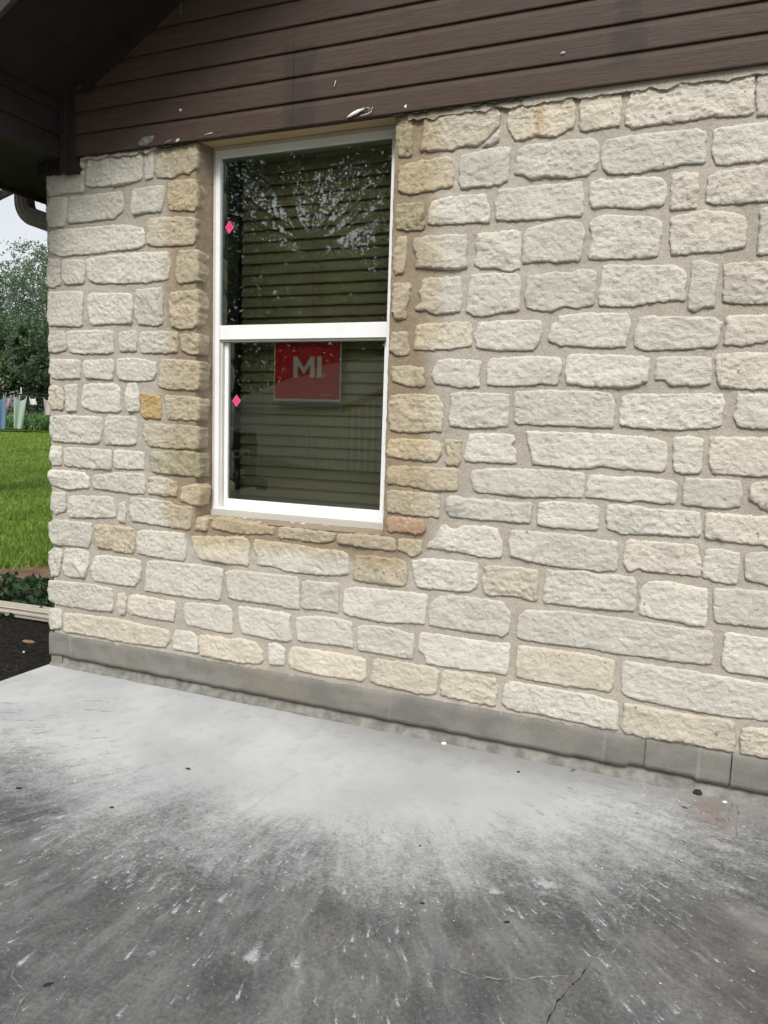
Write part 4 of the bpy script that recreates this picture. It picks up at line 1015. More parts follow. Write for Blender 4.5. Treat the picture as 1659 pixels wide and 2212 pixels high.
# spalled corner of the slab joint: a few loose plates of concrete
for k, (x, y, r) in enumerate(((.165, -.075, .018), (.185, -.110, .016), (.150, -.150, .020), (.176, -.180, .014), (.140, -.200, .018), (.190, -.055, .012))):
    n = 9; top = [(x+r*(1+.35*fbm(k, i*.9, 0))*math.cos(i*2*math.pi/n), y+r*.8*(1+.35*fbm(k, i*.9, 3))*math.sin(i*2*math.pi/n)) for i in range(n)]
    V = [(a, b_, .0005) for a, b_ in top]+[(a*.92+x*.08, b_*.92+y*.08, .006) for a, b_ in top]
    mesh('spalled_chip', V, [tuple(range(n, 2*n))]+[(i, (i+1) % n, (i+1) % n+n, i+n) for i in range(n)], LC if k % 2 else FOUND2, slab)
def bit(name, x, y, r, asp, rot, mat, seed, h=.004, z=0.0, **k):
    n = 12; V = [(0, 0, h)]; F = []
    for ring, (q, zz) in enumerate(((.6, h*.9), (1, h*.35), (.95, 0))):
        for i in range(n):
            a = 2*math.pi*i/n; rr = r*q*(1+.5*fbm(math.cos(a)*1.5+seed, math.sin(a)*1.5, 1, 3))
            px, py = rr*math.cos(a), rr*asp*math.sin(a)
            V.append((px*math.cos(rot)-py*math.sin(rot), px*math.sin(rot)+py*math.cos(rot), zz))
    for i in range(n):
        j = (i+1) % n; F.append((0, 1+i, 1+j))
        for q in (0, 1): F.append((1+q*n+i, 1+(q+1)*n+i, 1+(q+1)*n+j, 1+q*n+j))
    return tag(mesh(name, [(x+a, y+b_, z+c+.0005) for a, b_, c in V], F, mat, None, org=(x, y, z)), **k)
G = 'small dark leaf bits scattered on the slab'
for k, (x, y, r, asp, rot, lab) in enumerate((
    (-2.331, -1.156, .014, .5, .1, 'largest dark curled leaf bit, near the left edge of the slab'),
    (-1.862, -.735, .012, .5, .0, 'dark crumpled leaf bit on the white dusty slab straight below the window'),
    (-1.914, -1.115, .009, .6, .8, 'small dark leaf bit where the white dust starts to fade at left'),
    (-.809, -.861, .005, .6, 1.2, 'tiny dark crumb at the front edge of the bright dust, below the window right side'),
    (-.693, -1.154, .008, .6, .4, 'dark leaf crumb beside the pale crack in the middle of the grey slab'),
    (-1.432, -1.873, .013, .45, .9, 'dark leaf bit by the bottom left corner next to a pale splat'),
    (-.634, -.149, .007, .8, .2, 'dark crumb close to the wall base, right of the window'),
    (.012, -.162, .013, .15, -.3, 'thin dark twig bit at right, near the rust brown patch'),
    (-.44, -1.13, .009, .6, .5, 'dark crumb near the bottom middle right, by the light splash mark'))):
    bit('leaf_bit', x, y, r, asp, rot, DARKB, 50+k, label=lab, cat='leaf bit', group=G)
bit('pebble', .057, -.018, .017, .6, 0, DARKB, 70, .02, label='dark rounded pebble wedged against the foundation at right', cat='pebble')
bit('stone_chip', -1.003, -.022, .012, .7, .3, CHIPW, 71, .009, label='white stone chip at the foot of the foundation left of centre', cat='stone chip')
bit('stone_chip', .155, -.045, .008, .6, .3, CHIPW, 73, .006, label='white stone chip on the rust brown patch beside the spalled joint', cat='stone chip')
bit('leaf_litter', -.43, -.035, .016, .25, .9, CAULK, 75, .008, label='curled grey leaf scrap lying against the foundation right of centre', cat='leaf')
mb = MB()
for i in range(230):
    ang = rnd.uniform(-.95, .15)*math.pi*.95; rr = 1.15+abs(rnd.gauss(0, .6))
    x = -1.42+rr*math.cos(ang)*1.1; y = .05-abs(rr*math.sin(ang))
    if y < -2.8 or x > 1.2 or x < -3.2: continue
    r = rnd.choice((.0010, .0012, .0018, .0028)); a = rnd.uniform(0, 3)
    mb.add([(x+r*math.cos(a+t*1.57)*(1+.4*(t % 2)), y+r*math.sin(a+t*1.57), .0004) for t in range(4)]+[(x, y, r*.7)], [(0,1,4),(1,2,4),(2,3,4),(3,0,4)])
tag(mb.build('stone_grit', CHIPW), 'white limestone grit blasted off the wall and strewn over the grey slab', 'grit', kind='stuff')

# ---------------------------------------------------------------- downspout and its extension on the ground
dsp = empty('downspout', (-3.95, .42, 2.76), label='brown grey ribbed downspout elbow under the eave at the house corner', cat='downspout')
def ribbed(name, path, w_, h_, mat, parent, ribs=3, up=(0, 1, 0), nr=.006):
    # rectangular pipe with ribs, swept along a path that bends in the plane normal to `up`
    prof2 = []
    for s_, (a, b_) in enumerate((((-w_/2, -h_/2), (w_/2, -h_/2)), ((w_/2, -h_/2), (w_/2, h_/2)), ((w_/2, h_/2), (-w_/2, h_/2)), ((-w_/2, h_/2), (-w_/2, -h_/2)))):
        k = ribs*4
        for i in range(k):
            t = i/k; px = a[0]+(b_[0]-a[0])*t; py = a[1]+(b_[1]-a[1])*t
            o_ = nr*(math.sin(2*math.pi*t*ribs+.6) > .3); nx, ny = ((0, -1), (1, 0), (0, 1), (-1, 0))[s_]
            e = min(t, 1-t); o_ = o_ if e > .08 else -nr*.6
            prof2.append((px+nx*o_, py+ny*o_))
    V = []; F = []; n = len(prof2); P = [Vector(p) for p in path]; U = Vector(up)
    for i, p in enumerate(P):
        t = (P[min(i+1, len(P)-1)]-P[max(i-1, 0)]).normalized(); s_ = t.cross(U).normalized()
        for a, b_ in prof2: V.append(tuple(p+s_*a+U*b_))
        if i:
            for j in range(n): F.append(((i-1)*n+j, (i-1)*n+(j+1) % n, i*n+(j+1) % n, i*n+j))
    F.append(tuple(range(n-1, -1, -1))); F.append(tuple(range((len(P)-1)*n, len(P)*n)))
    return mesh(name, V, F, mat, parent)
DSB = plain('downspout_weathered', (.215, .195, .155), .6, .3, .12, 10)
path = [(-3.955, .42, 2.80), (-3.955, .42, 2.72)]
for i in range(10):
    a = math.radians(i*72/9); R_ = .10
    path.append((-3.955+R_*(1-math.cos(a)), .42, 2.695-R_*math.sin(a)))
lastp = path[-1]
path += [(lastp[0]+.12, .42, lastp[2]-.039), (-3.46, .42, lastp[2]-.039-.11)]
ribbed('elbow', path, .092, .075, DSB, dsp)
ribbed('pipe', [(-3.435, .42, 2.46), (-3.435, .42, .10)], .075, .075, DSB, dsp)
dse = empty('downspout_extension', (-4.2, .95, -.10), label='cream ribbed downspout extension lying across the mulch beside the house', cat='downspout')
ribbed('pipe', [(-3.38, 1.00, -.058), (-4.6, .945, -.056), (-6.2, .86, -.060)], .105, .078, DSP, dse, ribs=2, up=(0, 0, 1), nr=.007)

# ---------------------------------------------------------------- bed plants, grass
def leafcloud(name, pts, mat, size, parent=None, seed=0, asp=.5, up=.0, fold=True, **k):
    """pts (n,3): one leaf each, random orientation"""
    rs = np.random.RandomState(seed); n = len(pts); pts = np.asarray(pts)
    a = rs.normal(size=(n, 3)); a /= np.linalg.norm(a, axis=1)[:, None]; b_ = rs.normal(size=(n, 3)); b_[:, 2] += up
    b_ -= a*(a*b_).sum(1)[:, None]; b_ /= np.linalg.norm(b_, axis=1)[:, None]
    s_ = size*rs.uniform(.6, 1.35, (n, 1)); A = a*s_*asp; B_ = b_*s_
    V = np.stack([pts-B_*.5, pts+A*.5, pts+B_*.5, pts-A*.5], 1).reshape(-1, 3)
    me = bpy.data.meshes.new(name); me.vertices.add(len(V)); me.vertices.foreach_set('co', V.ravel())
    me.loops.add(4*n); me.loops.foreach_set('vertex_index', np.arange(4*n)); me.polygons.add(n)
    me.polygons.foreach_set('loop_start', np.arange(0, 4*n, 4)); me.polygons.foreach_set('loop_total', np.full(n, 4)); me.update(calc_edges=True)
    me.materials.append(mat); o = bpy.data.objects.new(name, me); COL.objects.link(o)
    if parent: o.parent = parent; o.location = -wloc(parent)
    return tag(o, **k)
def weeds(u0, u1, t0, t1, n, seed, size, hmax, dens):
    P = []; rs = random.Random(seed)
    while len(P) < n:
        t = rs.uniform(t0, t1); u = rs.uniform(u0, u1); x = -6.3+.529*t+.848*u; y = 2.3+.848*t-.529*u
        if x > -3.5 or fbm(x*2.2, y*2.2, seed, 3) < dens: continue
        h = hmax*max(.1, .6+fbm(x*3, y*3, seed+4, 2)); P.append((x, y, GZ+.01+h*rs.random()**.8))
    return np.array(P)
leafcloud('weed_cover', np.vstack([weeds(.85, 1.6, -3, 4, 4200, 3, .05, .13, -.25), weeds(1.2, 2.8, -3, 4, 2600, 6, .05, .08, .05)]), LEAF_W, .062, None, 4, .75, 1.0,
          label='low dark green weeds creeping over the mulch between the dirt path and the downspout extension', cat='weeds', kind='stuff')
bit('dead_leaf', -4.10, .50, .045, .5, .3, plain('dead_leaf', (.22, .15, .08), .8, .2, .3, 60), 91, .02, GZ+.01, label='dry tan leaf on the dark mulch by the house corner', cat='leaf')
bit('pebble', -3.95, .33, .008, .9, .3, CHIPW, 93, .010, GZ+.012, label='tiny white pebble on the dark mulch left of the foundation corner', cat='pebble')
mb = MB()
for i in range(700):
    x = rnd.uniform(-5.6, -3.42); y = rnd.uniform(-1.5, 3); a = rnd.uniform(0, 6.28); L = rnd.uniform(.015, .05); q = .0025
    u_ = Vector((math.cos(a), math.sin(a), rnd.uniform(-.3, .4)))*L; v_ = Vector((-math.sin(a), math.cos(a), 0))*q; p = Vector((x, y, GZ+.014))
    mb.add([p-u_-v_, p+u_-v_*.3, p+u_+v_*.3, p-u_+v_], [(0, 1, 2, 3)])
tag(mb.build('mulch_straw', plain('straw', (.10, .085, .06), .9, .1, .5, 90)), 'dry grass stems and twigs lying on the dark mulch', 'mulch', kind='stuff')
def grass():
    rs = np.random.RandomState(5); N = 150000
    # denser near the path; fills the wedge seen past the corner with margin on both sides
    d = 6.0+56*rs.random(N)**2.1; ang = rs.uniform(-.30, .30, N)
    base = np.array([-.742, .670]); c, s_ = np.cos(ang), np.sin(ang)
    x = (base[0]*c-base[1]*s_)*d; y = -3.2+(base[0]*s_+base[1]*c)*d
    off = (x+6.3)*.848-(y-2.3)*.529
    edge = .08*np.sin(x*9)+.06*np.sin(y*23)
    k = off < .02+edge; x, y, d = x[k], y[k], d[k]; n = len(x)
    h = rs.uniform(.035, .085, n)*np.where(off[k] > -.35, 1.6, 1.0); wd = .004+d*.00055; a = rs.uniform(0, 6.28, n)
    P = np.stack([x, y, np.full(n, GZ-.012)], 1); U = np.stack([np.cos(a)*wd, np.sin(a)*wd, np.zeros(n)], 1)
    lean = np.stack([rs.normal(0, .35, n)*h, rs.normal(0, .35, n)*h, h], 1)
    V = np.stack([P-U, P+U, P+lean], 1).reshape(-1, 3)
    me = bpy.data.meshes.new('grass'); me.vertices.add(3*n); me.vertices.foreach_set('co', V.ravel())
    me.loops.add(3*n); me.loops.foreach_set('vertex_index', np.arange(3*n)); me.polygons.add(n)
    me.polygons.foreach_set('loop_start', np.arange(0, 3*n, 3)); me.polygons.foreach_set('loop_total', np.full(n, 3)); me.update(calc_edges=True)
    me.materials.append(GRASSM); o = bpy.data.objects.new('grass', me); COL.objects.link(o)
    tag(o, 'bright green lawn grass beyond the dirt path', 'grass', kind='stuff')
grass()
# corn rows at the far end of the lawn
def corn():
    V = []; F = []; rs = random.Random(3); c0 = Vector((-45.6, 38.8)); dr = Vector((.67, .742)); back = Vector((-.742, .67))
    for i in range(1500):
        p = c0+dr*rs.uniform(-13, 13)+back*rs.uniform(0, 4.5); H = rs.uniform(.9, 1.45)
        for k in range(7):
            a = rs.uniform(0, 6.28); z0_ = GZ+H*(.12+.12*k); L = rs.uniform(.3, .55); u = Vector((math.cos(a), math.sin(a), 0)); n_ = Vector((-u.y, u.x, 0))*.05
            q = Vector((p.x, p.y, z0_)); m_ = q+u*L*.5+Vector((0, 0, L*.45)); e = q+u*L+Vector((0, 0, L*.05)); nn = len(V)
            V += [q-n_*.5, q+n_*.5, m_+n_, m_-n_, e]; F += [(nn, nn+1, nn+2, nn+3), (nn+3, nn+2, nn+4)]
    tag(mesh('corn_row', V, F, CORNM), 'rows of young green corn at the far edge of the lawn behind the clothesline', 'corn', kind='stuff')
corn()
# ---------------------------------------------------------------- clothesline
LD = Vector((.671, .741, 0)).normalized(); L0 = Vector((-23.77, 18.23, 0))
def lp(s_, z, back=0): return tuple(L0+LD*s_+Vector((-.741, .671, 0))*back+Vector((0, 0, z)))
WIRE = plain('line_wire', (.06, .065, .06), .6, .4)
def zl(s_): return 2.0-.075*s_+.0
cl = empty('clothesline', tuple(L0), label='clothesline of thin wires with laundry across the lawn', cat='clothesline')
for bk, dz in ((0, 0), (.5, .13), (1.0, .02)):
    MB().tube([lp(-6, zl(-6)+dz+.1, bk), lp(0, zl(0)+dz, bk), lp(6, zl(6)+dz+.1, bk)], [.007]*3, 5).build('line', WIRE, cl)
POSTM = plain('post_grey', (.30, .30, .29), .6, .3)
for s_ in (-6, 6):
    MB().tube([lp(s_, GZ, .5), lp(s_, 2.25, .5)], [.04, .04], 8).build('post', POSTM, cl)
    MB().tube([lp(s_, zl(s_)+.16, -.2), lp(s_, zl(s_)+.16, 1.2)], [.03, .03], 8).build('crossarm', POSTM, cl)
def cloth(name, s0, s1, b0, b1, zt0, zt1, zb, mat, sag, label, seed, depth=.04, off=0.0, bands=0):
    """hung by its two top corners: s0,s1 top, b0,b1 bottom"""
    V = []; F = []; nu, nv = 14, 22
    for j in range(nv+1):
        t = j/nv
        for i in range(nu+1):
            u = i/nu; s_ = (s0+(s1-s0)*u)*(1-t)+(b0+(b1-b0)*u)*t
            top = zt0+(zt1-zt0)*u-sag*math.sin(math.pi*u)*(1-t)**2; z = top+(zb-top)*t
            y = off+depth*math.sin(u*9+seed+t*1.5)*(.3+t*.5)+depth*1.2*math.sin(math.pi*u)*(1-t)**1.5
            V.append(lp(s_, z, y))
    for j in range(nv):
        for i in range(nu): a = j*(nu+1)+i; F.append((a, a+1, a+nu+2, a+nu+1))
    o = mesh(name, V, F, mat, smooth=True, org=lp((s0+s1)/2, (zt0+zb)/2)); q = o.modifiers.new('solid', 'SOLIDIFY'); q.thickness = .006
    tag(o, label, 'towel')
    for s_, z in ((s0, zt0), (s1, zt1)):
        p = lp(s_+.01*(1 if s_ == s0 else -1), z, off); bb = MB().box((p[0]-.008, p[1]-.008, p[2]-.02), (p[0]+.008, p[1]+.008, p[2]+.065))
        bb.build('clothes_peg', PEGM, o)
    return o
PEGM = plain('peg', (.55, .50, .38), .6, .3)
def towel(nm, col, stripe=None):
    m = NT(nm); c = m.mix(m.rng(m.noise(60, 3, .6), .4, .6), tuple(x*.88 for x in col), col)
    if stripe:
        p = m.sep(m.pos); s_ = m.math('FRACT', m.math('MULTIPLY', m.math('ADD', p[0], p[1]), 16.0))
        c = m.mix(m.rng(s_, .45, .55), c, stripe)
    m.fin(c, .95, .1); return m.m
cloth('towel', -.90, -.52, -.95, -.58, 2.04, 2.03, .71, towel('blue_towel', (.115, .20, .30)), .22, 'blue bath towel on the clothesline, leftmost in view', 1)
cloth('towel', -.62, -.37, -.78, -.56, 1.97, 1.95, 1.05, towel('pink_towel', (.42, .25, .27)), .10, 'dusty pink towel partly behind the blue one on the clothesline', 2, off=.25)
cloth('towel', -.27, .17, -.30, -.01, 1.955, 1.925, .735, towel('green_towel', (.33, .40, .345)), .14, 'long pale grey green towel hanging on the clothesline', 3)
cloth('towel', .25, .47, .285, .51, 1.90, 1.885, 1.675, towel('white_cloth', (.68, .66, .68)), .0, 'small white washcloth on the clothesline right of the green towel', 4, .01)
cloth('towel', .74, 1.15, .78, 1.05, 1.90, 1.87, 1.29, towel('striped_cloth', (.55, .50, .50), (.34, .26, .28)), .04, 'striped pinkish dish towel on the clothesline beside the house corner', 5, .03)
wx, wy = -45.2, 37.5
wp = empty('garden_stake', (wx, wy, GZ), label='white topped stake at the far edge of the lawn, seen between the towels', cat='stake')
MB().tube([(wx, wy, GZ), (wx, wy, 2.45)], [.03]*2, 6).build('shaft', WIRE, wp)
MB().tube([(wx, wy, 2.64), (wx, wy, 3.08)], [.035]*2, 8).build('white_tip', CHIPW, wp)
MB().tube([(wx, wy, 2.44), (wx, wy, 2.65)], [.028]*2, 8).build('dark_band', WIRE, wp)
MB().tube([(wx-.09, wy-.1, 2.25), (wx-.09, wy-.1, 2.50), (wx+.04, wy-.1+.03, 2.52)], [.024]*3, 6).build('clip', CHIPW, wp)
# wire fence behind the corn
fc = empty('wire_fence', (-50, 41, GZ), label='wire fence with thin posts behind the corn', cat='fence')
F0 = Vector((-49.5, 42.2, 0))
for k in range(-4, 5):
    p = F0+LD*k*2.6; MB().tube([(p.x, p.y, GZ-.1), (p.x, p.y, 1.45)], [.04, .04], 6).build('post', WIRE, fc)
for z in (.2, .5, .8, 1.1, 1.35):
    a = F0-LD*12; b_ = F0+LD*12; MB().tube([(a.x, a.y, z), (b_.x, b_.y, z)], [.010, .010], 4).build('wire', WIRE, fc)
# ---------------------------------------------------------------- trees
def tree(name, loc, height, crown_r, crown_z0, leaves, mat, seed, label, leaf=.16, trunk_r=.25, lean=(0, 0), nb=9, clump=.9, cat='tree', group=None, twigs=True, flat=1.0, sparse=0.0, fork=.30, fill=0.0):
    rs = random.Random(seed); t = empty(name, loc, label=label, cat=cat, group=group)
    V = MB(); L = Vector(loc); tips = []
    H0 = crown_z0+(height-crown_z0)*.25 if fork is None else height*fork
    top = L+Vector((lean[0], lean[1], H0)); 
    V.tube([L-Vector((0, 0, .2)), L+Vector((lean[0]*.3, lean[1]*.3, H0*.5)), top], [trunk_r*1.25, trunk_r, trunk_r*.85], 9)
    def grow(p, d, r, ln, lev):
        q = p; pts = [p]; rad = [r]
        for i in range(4):
            d = (d+Vector((rs.gauss(0, .22), rs.gauss(0, .22), rs.gauss(.05, .16)))).normalized(); q = q+d*ln/4
            pts.append(q); rad.append(r*(1-.16*(i+1)))
            if lev < 3 and i > 0:
                for _ in range(1 if lev else 2):
                    dd = (d+Vector((rs.gauss(0, .75), rs.gauss(0, .75), rs.gauss(.1, .45)))).normalized()
                    grow(q, dd, r*(1-.16*(i+1))*.55, ln*rs.uniform(.5, .72), lev+1)
            if lev >= 1: tips.append((q, lev))
        V.tube(pts, rad, 6 if lev < 2 else 4)
    for k in range(nb):
        a = k*2*math.pi/nb+rs.uniform(-.3, .3); el = rs.uniform(.15, 1.25)
        d_ = Vector((math.cos(a)*math.cos(el), math.sin(a)*math.cos(el), math.sin(el)*flat)).normalized()
        hl = (height-H0) if el > .8 else crown_r
        grow(top-Vector((0, 0, rs.uniform(0, .25)*H0*.3)), d_, trunk_r*.45, hl*rs.uniform(.55, .75), 0)
    V.build('trunk', BARK, t)
    pts = []; T = [q for q, lv in tips]; nz = rs.random()*50
    C = L+Vector((lean[0], lean[1], (crown_z0+height)/2)); hz = (height-crown_z0)/2
    tries = 0
    while len(pts) < leaves and tries < leaves*9:
        tries += 1
        if rs.random() < fill:
            v = C+Vector((rs.uniform(-1, 1)*crown_r, rs.uniform(-1, 1)*crown_r, rs.uniform(-1, 1)*hz))*1.05
            if fbm(v.x*1.1+nz, v.y*1.1, v.z*1.2, 3) < -.13: continue
        else: v = rs.choice(T)+Vector((rs.gauss(0, clump), rs.gauss(0, clump), rs.gauss(0, clump*.75)))*.5
        e = Vector(((v.x-C.x)/crown_r, (v.y-C.y)/crown_r, (v.z-C.z)/hz))
        lim = 1+.25*fbm(v.x*.5+nz, v.y*.5, v.z*.5, 3)
        if e.length > lim or v.z < L.z+.3: continue
        if fbm(v.x*.9+nz, v.y*.9, v.z*.9, 3) < sparse-.1: continue
        pts.append(tuple(v))
    leafcloud('crown', pts, mat, leaf, t, seed, .55)
    return t
GT = 'trees beyond the lawn'
tree('oak_tree', (-51.4, 45.4, GZ), 15.2, 4.6, 2.0, 60000, LEAF_B, 11, 'tall dark green tree at the back of the lawn next to the house corner', .20, .3, group=GT, clump=1.6, nb=12, fill=.65)
tree('oak_tree', (-55.6, 41.4, GZ), 11.3, 4.2, .6, 20000, LEAF_L, 12, 'lighter green lower tree left of the tall dark one behind the lawn', .25, .25, group=GT, clump=1.6, nb=11, fill=.55)
tree('oak_tree', (-47.6, 50.2, GZ), 13.5, 5.0, .6, 14000, LEAF_B, 13, 'dark tree behind the lawn hidden mostly by the house corner', .28, .3, group=GT, clump=1.6)
tree('oak_tree', (-59.5, 36.0, GZ), 13.0, 5.0, .6, 14000, LEAF_B, 14, 'dark tree furthest left behind the lawn', .28, .3, group=GT, clump=1.6)
tree('oak_tree', (-58.0, 47.0, GZ), 9.5, 6.5, .2, 18000, LEAF_B, 15, 'dark spreading tree in the second row behind the fence', .30, .3, group=GT, clump=1.8)
def hedge():
    rs = np.random.RandomState(19); n = 85000
    s_ = rs.uniform(-34, 30, n); bk = rs.uniform(0, 6, n); top = 12.6+1.5*np.sin(s_*.35)+1.0*np.sin(s_*1.1+1)+.5*np.sin(s_*2.7)
    z = GZ+top*rs.random(n)**.75
    P = np.stack([-17+s_, -36-bk+.18*s_, z], 1)
    leafcloud('tree_belt', P, LEAF_D, .42, None, 6, .65, label='dark belt of cedars closing the yard behind the shed, mirrored in the window', cat='trees', kind='stuff')
hedge()
def brush():
    rs = np.random.RandomState(9); n = 60000
    s_ = rs.uniform(-22, 22, n); bk = rs.uniform(0, 5, n); top = 4.2+1.6*np.sin(s_*.7)+1.1*np.sin(s_*1.9+1)
    z = GZ+top*rs.random(n)**.8
    P = np.stack([-50.5+.671*s_-.741*bk, 43.4+.741*s_+.671*bk, z], 1)
    leafcloud('brush', P, LEAF_B, .26, None, 5, .6, label='dark undergrowth massed below the trees beyond the fence', cat='undergrowth', kind='stuff')
brush()
tree('oak_tree', (-12.8, 6.4, GZ), 11.5, 5.5, 4.7, 22000, LEAF_D, 21, 'near oak whose lowest twigs hang beside the downspout elbow', .10, .28, clump=.45, nb=12, fork=.42, sparse=.0)
# oaks and shed across the yard: they stand behind the viewer and show in the glass
tree('oak_tree', (-17.0, -27.5, GZ), 21.0, 11.0, 7.5, 80000, LEAF_D, 31, 'large spreading oak across the yard, mirrored in the upper pane', .20, .24, clump=1.3, nb=14, fork=.45, sparse=.07, fill=.62)
tree('oak_tree', (-7.0, -30.0, GZ), 19.0, 8.5, 6.0, 40000, LEAF_D, 32, 'oak across the yard to the right of the large one in the mirrored view', .18, .35, clump=1.2, nb=11, fork=.40, sparse=.10, fill=.35)
tree('oak_tree', (-27.0, -22.0, GZ), 18.0, 8.5, 5.0, 36000, LEAF_D, 33, 'oak across the yard left of the large one in the mirrored view', .18, .35, clump=1.2, nb=11, sparse=.1, fill=.35)

METAL = plain('shed_roof_metal', (.42, .45, .48), .35, .5, .06, 3, metal=.3)
METALW = plain('shed_wall_metal', (.50, .48, .40), .5, .4, .08, 3)
def shed():
    c, s_ = math.cos(-.86), math.sin(-.86); O = Vector((-9.9, -17.2, GZ))
    def X(p): return (O.x+p[0]*c+p[1]*s_*1.0, O.y+p[0]*s_-p[1]*c, O.z+p[2])
    sh = empty('metal_shed', tuple(O), label='metal shed with ribbed roof and walls across the yard, mirrored in the window', cat='shed')
    Wd, Ln, hw, hr = 9.0, 13.0, 2.05, 4.0
    b = MB(); b.add([X(p) for p in ((0,0,0),(Wd,0,0),(Wd,Ln,0),(0,Ln,0),(0,0,hw),(Wd,0,hw),(Wd,Ln,hw),(0,Ln,hw),(Wd/2,0,hr),(Wd/2,Ln,hr))],
        [(0,1,5,8,4),(1,2,6,5),(2,3,7,9,6),(3,0,4,7)]); b.build('wall', METALW, sh)
    r = MB()
    k = (hr-hw)/(Wd/2)
    for sx in (0, 1):
        e = -.35; xe = e if sx == 0 else Wd-e; ze = hw+k*e
        pts = [(xe, -.35, ze+.06), (Wd/2, -.35, hr+.06), (Wd/2, Ln+.35, hr+.06), (xe, Ln+.35, ze+.06)]
        q = [X(p) for p in pts]+[X((p[0], p[1], p[2]+.05)) for p in pts]
        r.add(q, [(0,1,2,3),(4,5,6,7),(0,1,5,4),(1,2,6,5),(2,3,7,6),(3,0,4,7)])
    r.build('roof', METAL, sh)
    rb = MB()
    for i in range(46):
        y = -.3+i*.3
        for sx in (0, 1):
            xe = -.35 if sx == 0 else Wd+.35; ze = hw-k*.35+.11
            pts = [(xe, y, ze), (Wd/2, y, hr+.11), (Wd/2, y+.05, hr+.11), (xe, y+.05, ze)]
            q = [X(p) for p in pts]+[X((p[0], p[1], p[2]+.045)) for p in pts]; rb.add(q, [(4,5,6,7),(0,1,5,4),(1,2,6,5),(2,3,7,6),(3,0,4,7)])
    rb.build('roof_rib', METALW, sh)
    wr = MB()
    for i in range(40):
        x = .1+i*.225; zt = hw+min(x, Wd-x)*k-.1
        q = [X((x, -.03, .05)), X((x+.05, -.03, .05)), X((x+.05, -.03, zt)), X((x, -.03, zt)), X((x, .0, .05)), X((x+.05, .0, .05)), X((x+.05, .0, zt)), X((x, .0, zt))]
        wr.add(q, [(0,1,2,3),(0,4,7,3),(1,5,6,2),(3,2,6,7)])
    for i in range(55):
        y = .1+i*.235; q = [X((-.03, y, .05)), X((-.03, y+.05, .05)), X((-.03, y+.05, hw)), X((-.03, y, hw)), X((0, y, .05)), X((0, y+.05, .05)), X((0, y+.05, hw)), X((0, y, hw))]
        wr.add(q, [(0,1,2,3),(0,4,7,3),(1,5,6,2)])
    wr.build('wall_rib', plain('shed_rib', (.85, .84, .78), .45, .4), sh)
    tr = MB(); 
    for sx in (0, 1):
        xe = -.36 if sx == 0 else Wd+.36; ze = hw-k*.36
        q = [X((xe, -.38, ze-.12)), X((Wd/2, -.38, hr-.12)), X((Wd/2, -.38, hr+.10)), X((xe, -.38, ze+.10)), X((xe, -.36, ze-.12)), X((Wd/2, -.36, hr-.12)), X((Wd/2, -.36, hr+.10)), X((xe, -.36, ze+.10))]
        tr.add(q, [(0,1,2,3),(4,5,6,7),(0,4,5,1),(3,2,6,7),(0,3,7,4),(1,5,6,2)])
    tr.build('barge_trim', plain('rusty_trim', (.20, .11, .06), .7, .3), sh)
shed()
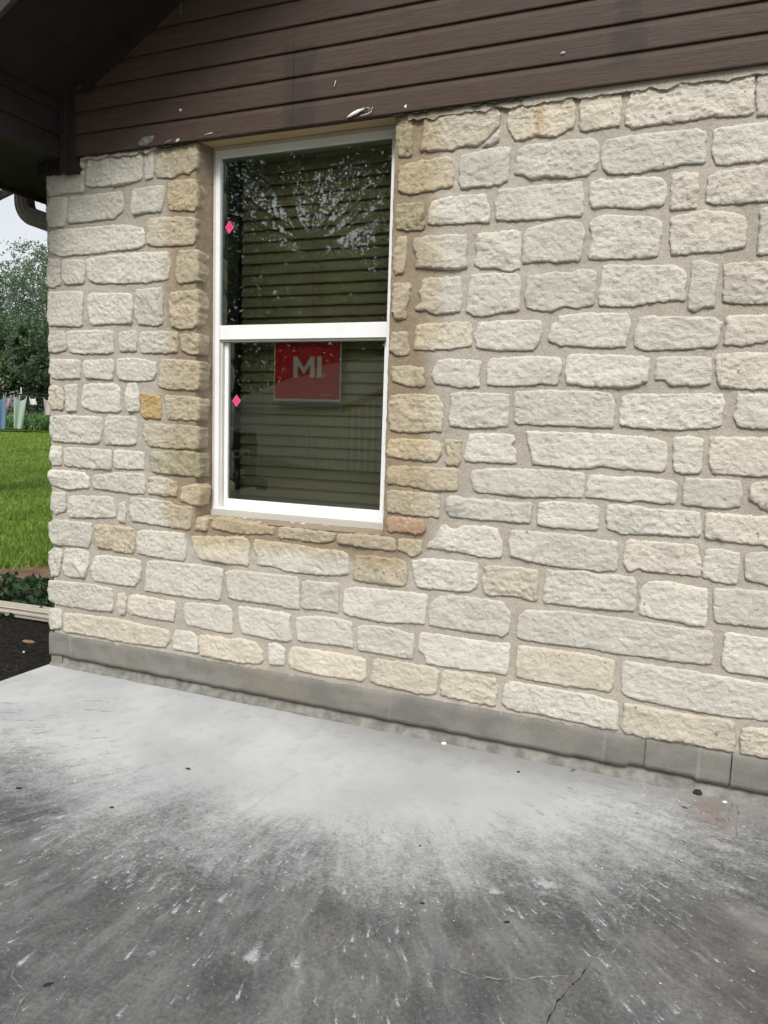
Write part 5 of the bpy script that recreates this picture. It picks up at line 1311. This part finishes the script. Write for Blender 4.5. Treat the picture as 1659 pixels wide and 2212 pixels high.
# work truck parked on the far edge of the slab, its side towards the house
tag(mesh('gravel_yard', [(-60,-33,GZ-.004),(40,-33,GZ-.004),(40,-6.9,GZ-.004),(-60,-6.9,GZ-.004)], [(0,1,2,3)], plain('gravel', (.22, .20, .165), .95, .1, .35, 12, .8, bd=.02)), kind='structure')
def truck():
    O = Vector((-5.75, -5.62, 0)); t = empty('work_truck', (O.x, O.y, 0), label='dark work truck parked on the yard side of the slab, mirrored low in the window', cat='truck')
    PAINT = plain('truck_paint', (.030, .036, .040), .3, .5, .05, 3); TYRE = plain('tyre', (.02, .02, .02), .9, .1); RIM = plain('rim', (.45, .45, .45), .35, .5, metal=.6)
    DG = plain('truck_glass', (.02, .025, .03), .05, .6); TX = plain('lettering_grey', (.80, .82, .82), .6, .2)
    x0, x1 = -11.2, -5.75; yf, yb = -5.62, -7.5
    body = [(x0, .42), (x0, 1.10), (-10.8, 1.20), (-9.6, 1.24), (-8.9, 1.82), (-7.6, 1.84), (-7.25, 1.26), (x1, 1.24), (x1, .50), (-6.1, .42)]
    def prism(pts, ya, yb_): 
        b = MB(); b.prism(pts, 'y', ya, yb_); return b
    prism(body, yb, yf).build('body', PAINT, t, bevel=.03)
    prism([(-9.35, 1.30), (-8.82, 1.74), (-8.30, 1.76), (-8.30, 1.30)], yf-.02, yf+.006).build('side_window', DG, t)
    prism([(-8.24, 1.30), (-8.24, 1.76), (-7.72, 1.76), (-7.45, 1.30)], yf-.02, yf+.006).build('side_window', DG, t)
    prism([(-9.4, .52), (-9.4, 1.26), (-8.28, 1.26), (-8.28, .52)], yf-.02, yf+.012).build('door', PAINT, t, bevel=.008)
    prism([(-7.10, .58), (-7.10, 1.18), (-5.80, 1.18), (-5.80, .58)], yf-.02, yf+.012).build('bed_panel', PAINT, t, bevel=.008)
    prism([(x1+.0, .44), (x1, .60), (x1+.16, .60), (x1+.16, .44)], yb, yf).build('rear_bumper', PAINT, t, bevel=.02)
    prism([(x0-.15, .40), (x0-.15, .58), (x0, .58), (x0, .40)], yb, yf).build('front_bumper', RIM, t, bevel=.02)
    for y in (yf-.35, yb+.35): box('headlight', (x0-.02, y-.14, .78), (x0+.03, y+.14, .95), CHIPW, t, bevel=.01)
    for y in (yf-.12, yb+.12): box('tail_light', (x1-.03, y-.06, .85), (x1+.02, y+.06, 1.12), RED, t, bevel=.01)
    for x in (-10.2, -6.75):
        for y in (yf+.02, yb-.02):
            s_ = 1 if y > -6.5 else -1
            b = MB(); b.tube([(x, y-.24*s_, .37), (x, y-.02*s_, .37), (x, y, .37)], [.37, .37, .33], 24); w_ = b.build('wheel', TYRE, t, org=(x, y, .37))
            MB().tube([(x, y-.05*s_, .37), (x, y+.006*s_, .37)], [.23, .21], 20).build('rim', RIM, w_)
    box('mirror', (-9.35, yf+.02, 1.28), (-9.15, yf+.16, 1.44), PAINT, t, bevel=.02)
    text('door_lettering', 'DON', .155, (-6.02, yf+.016, .93), (math.radians(90), 0, math.radians(180)), TX, t, .0008)
    text('door_lettering', '512-', .155, (-6.04, yf+.016, .66), (math.radians(90), 0, math.radians(180)), TX, t, .0008)
truck()
bpy.data.objects['work_truck'].rotation_euler.z = math.radians(-36)
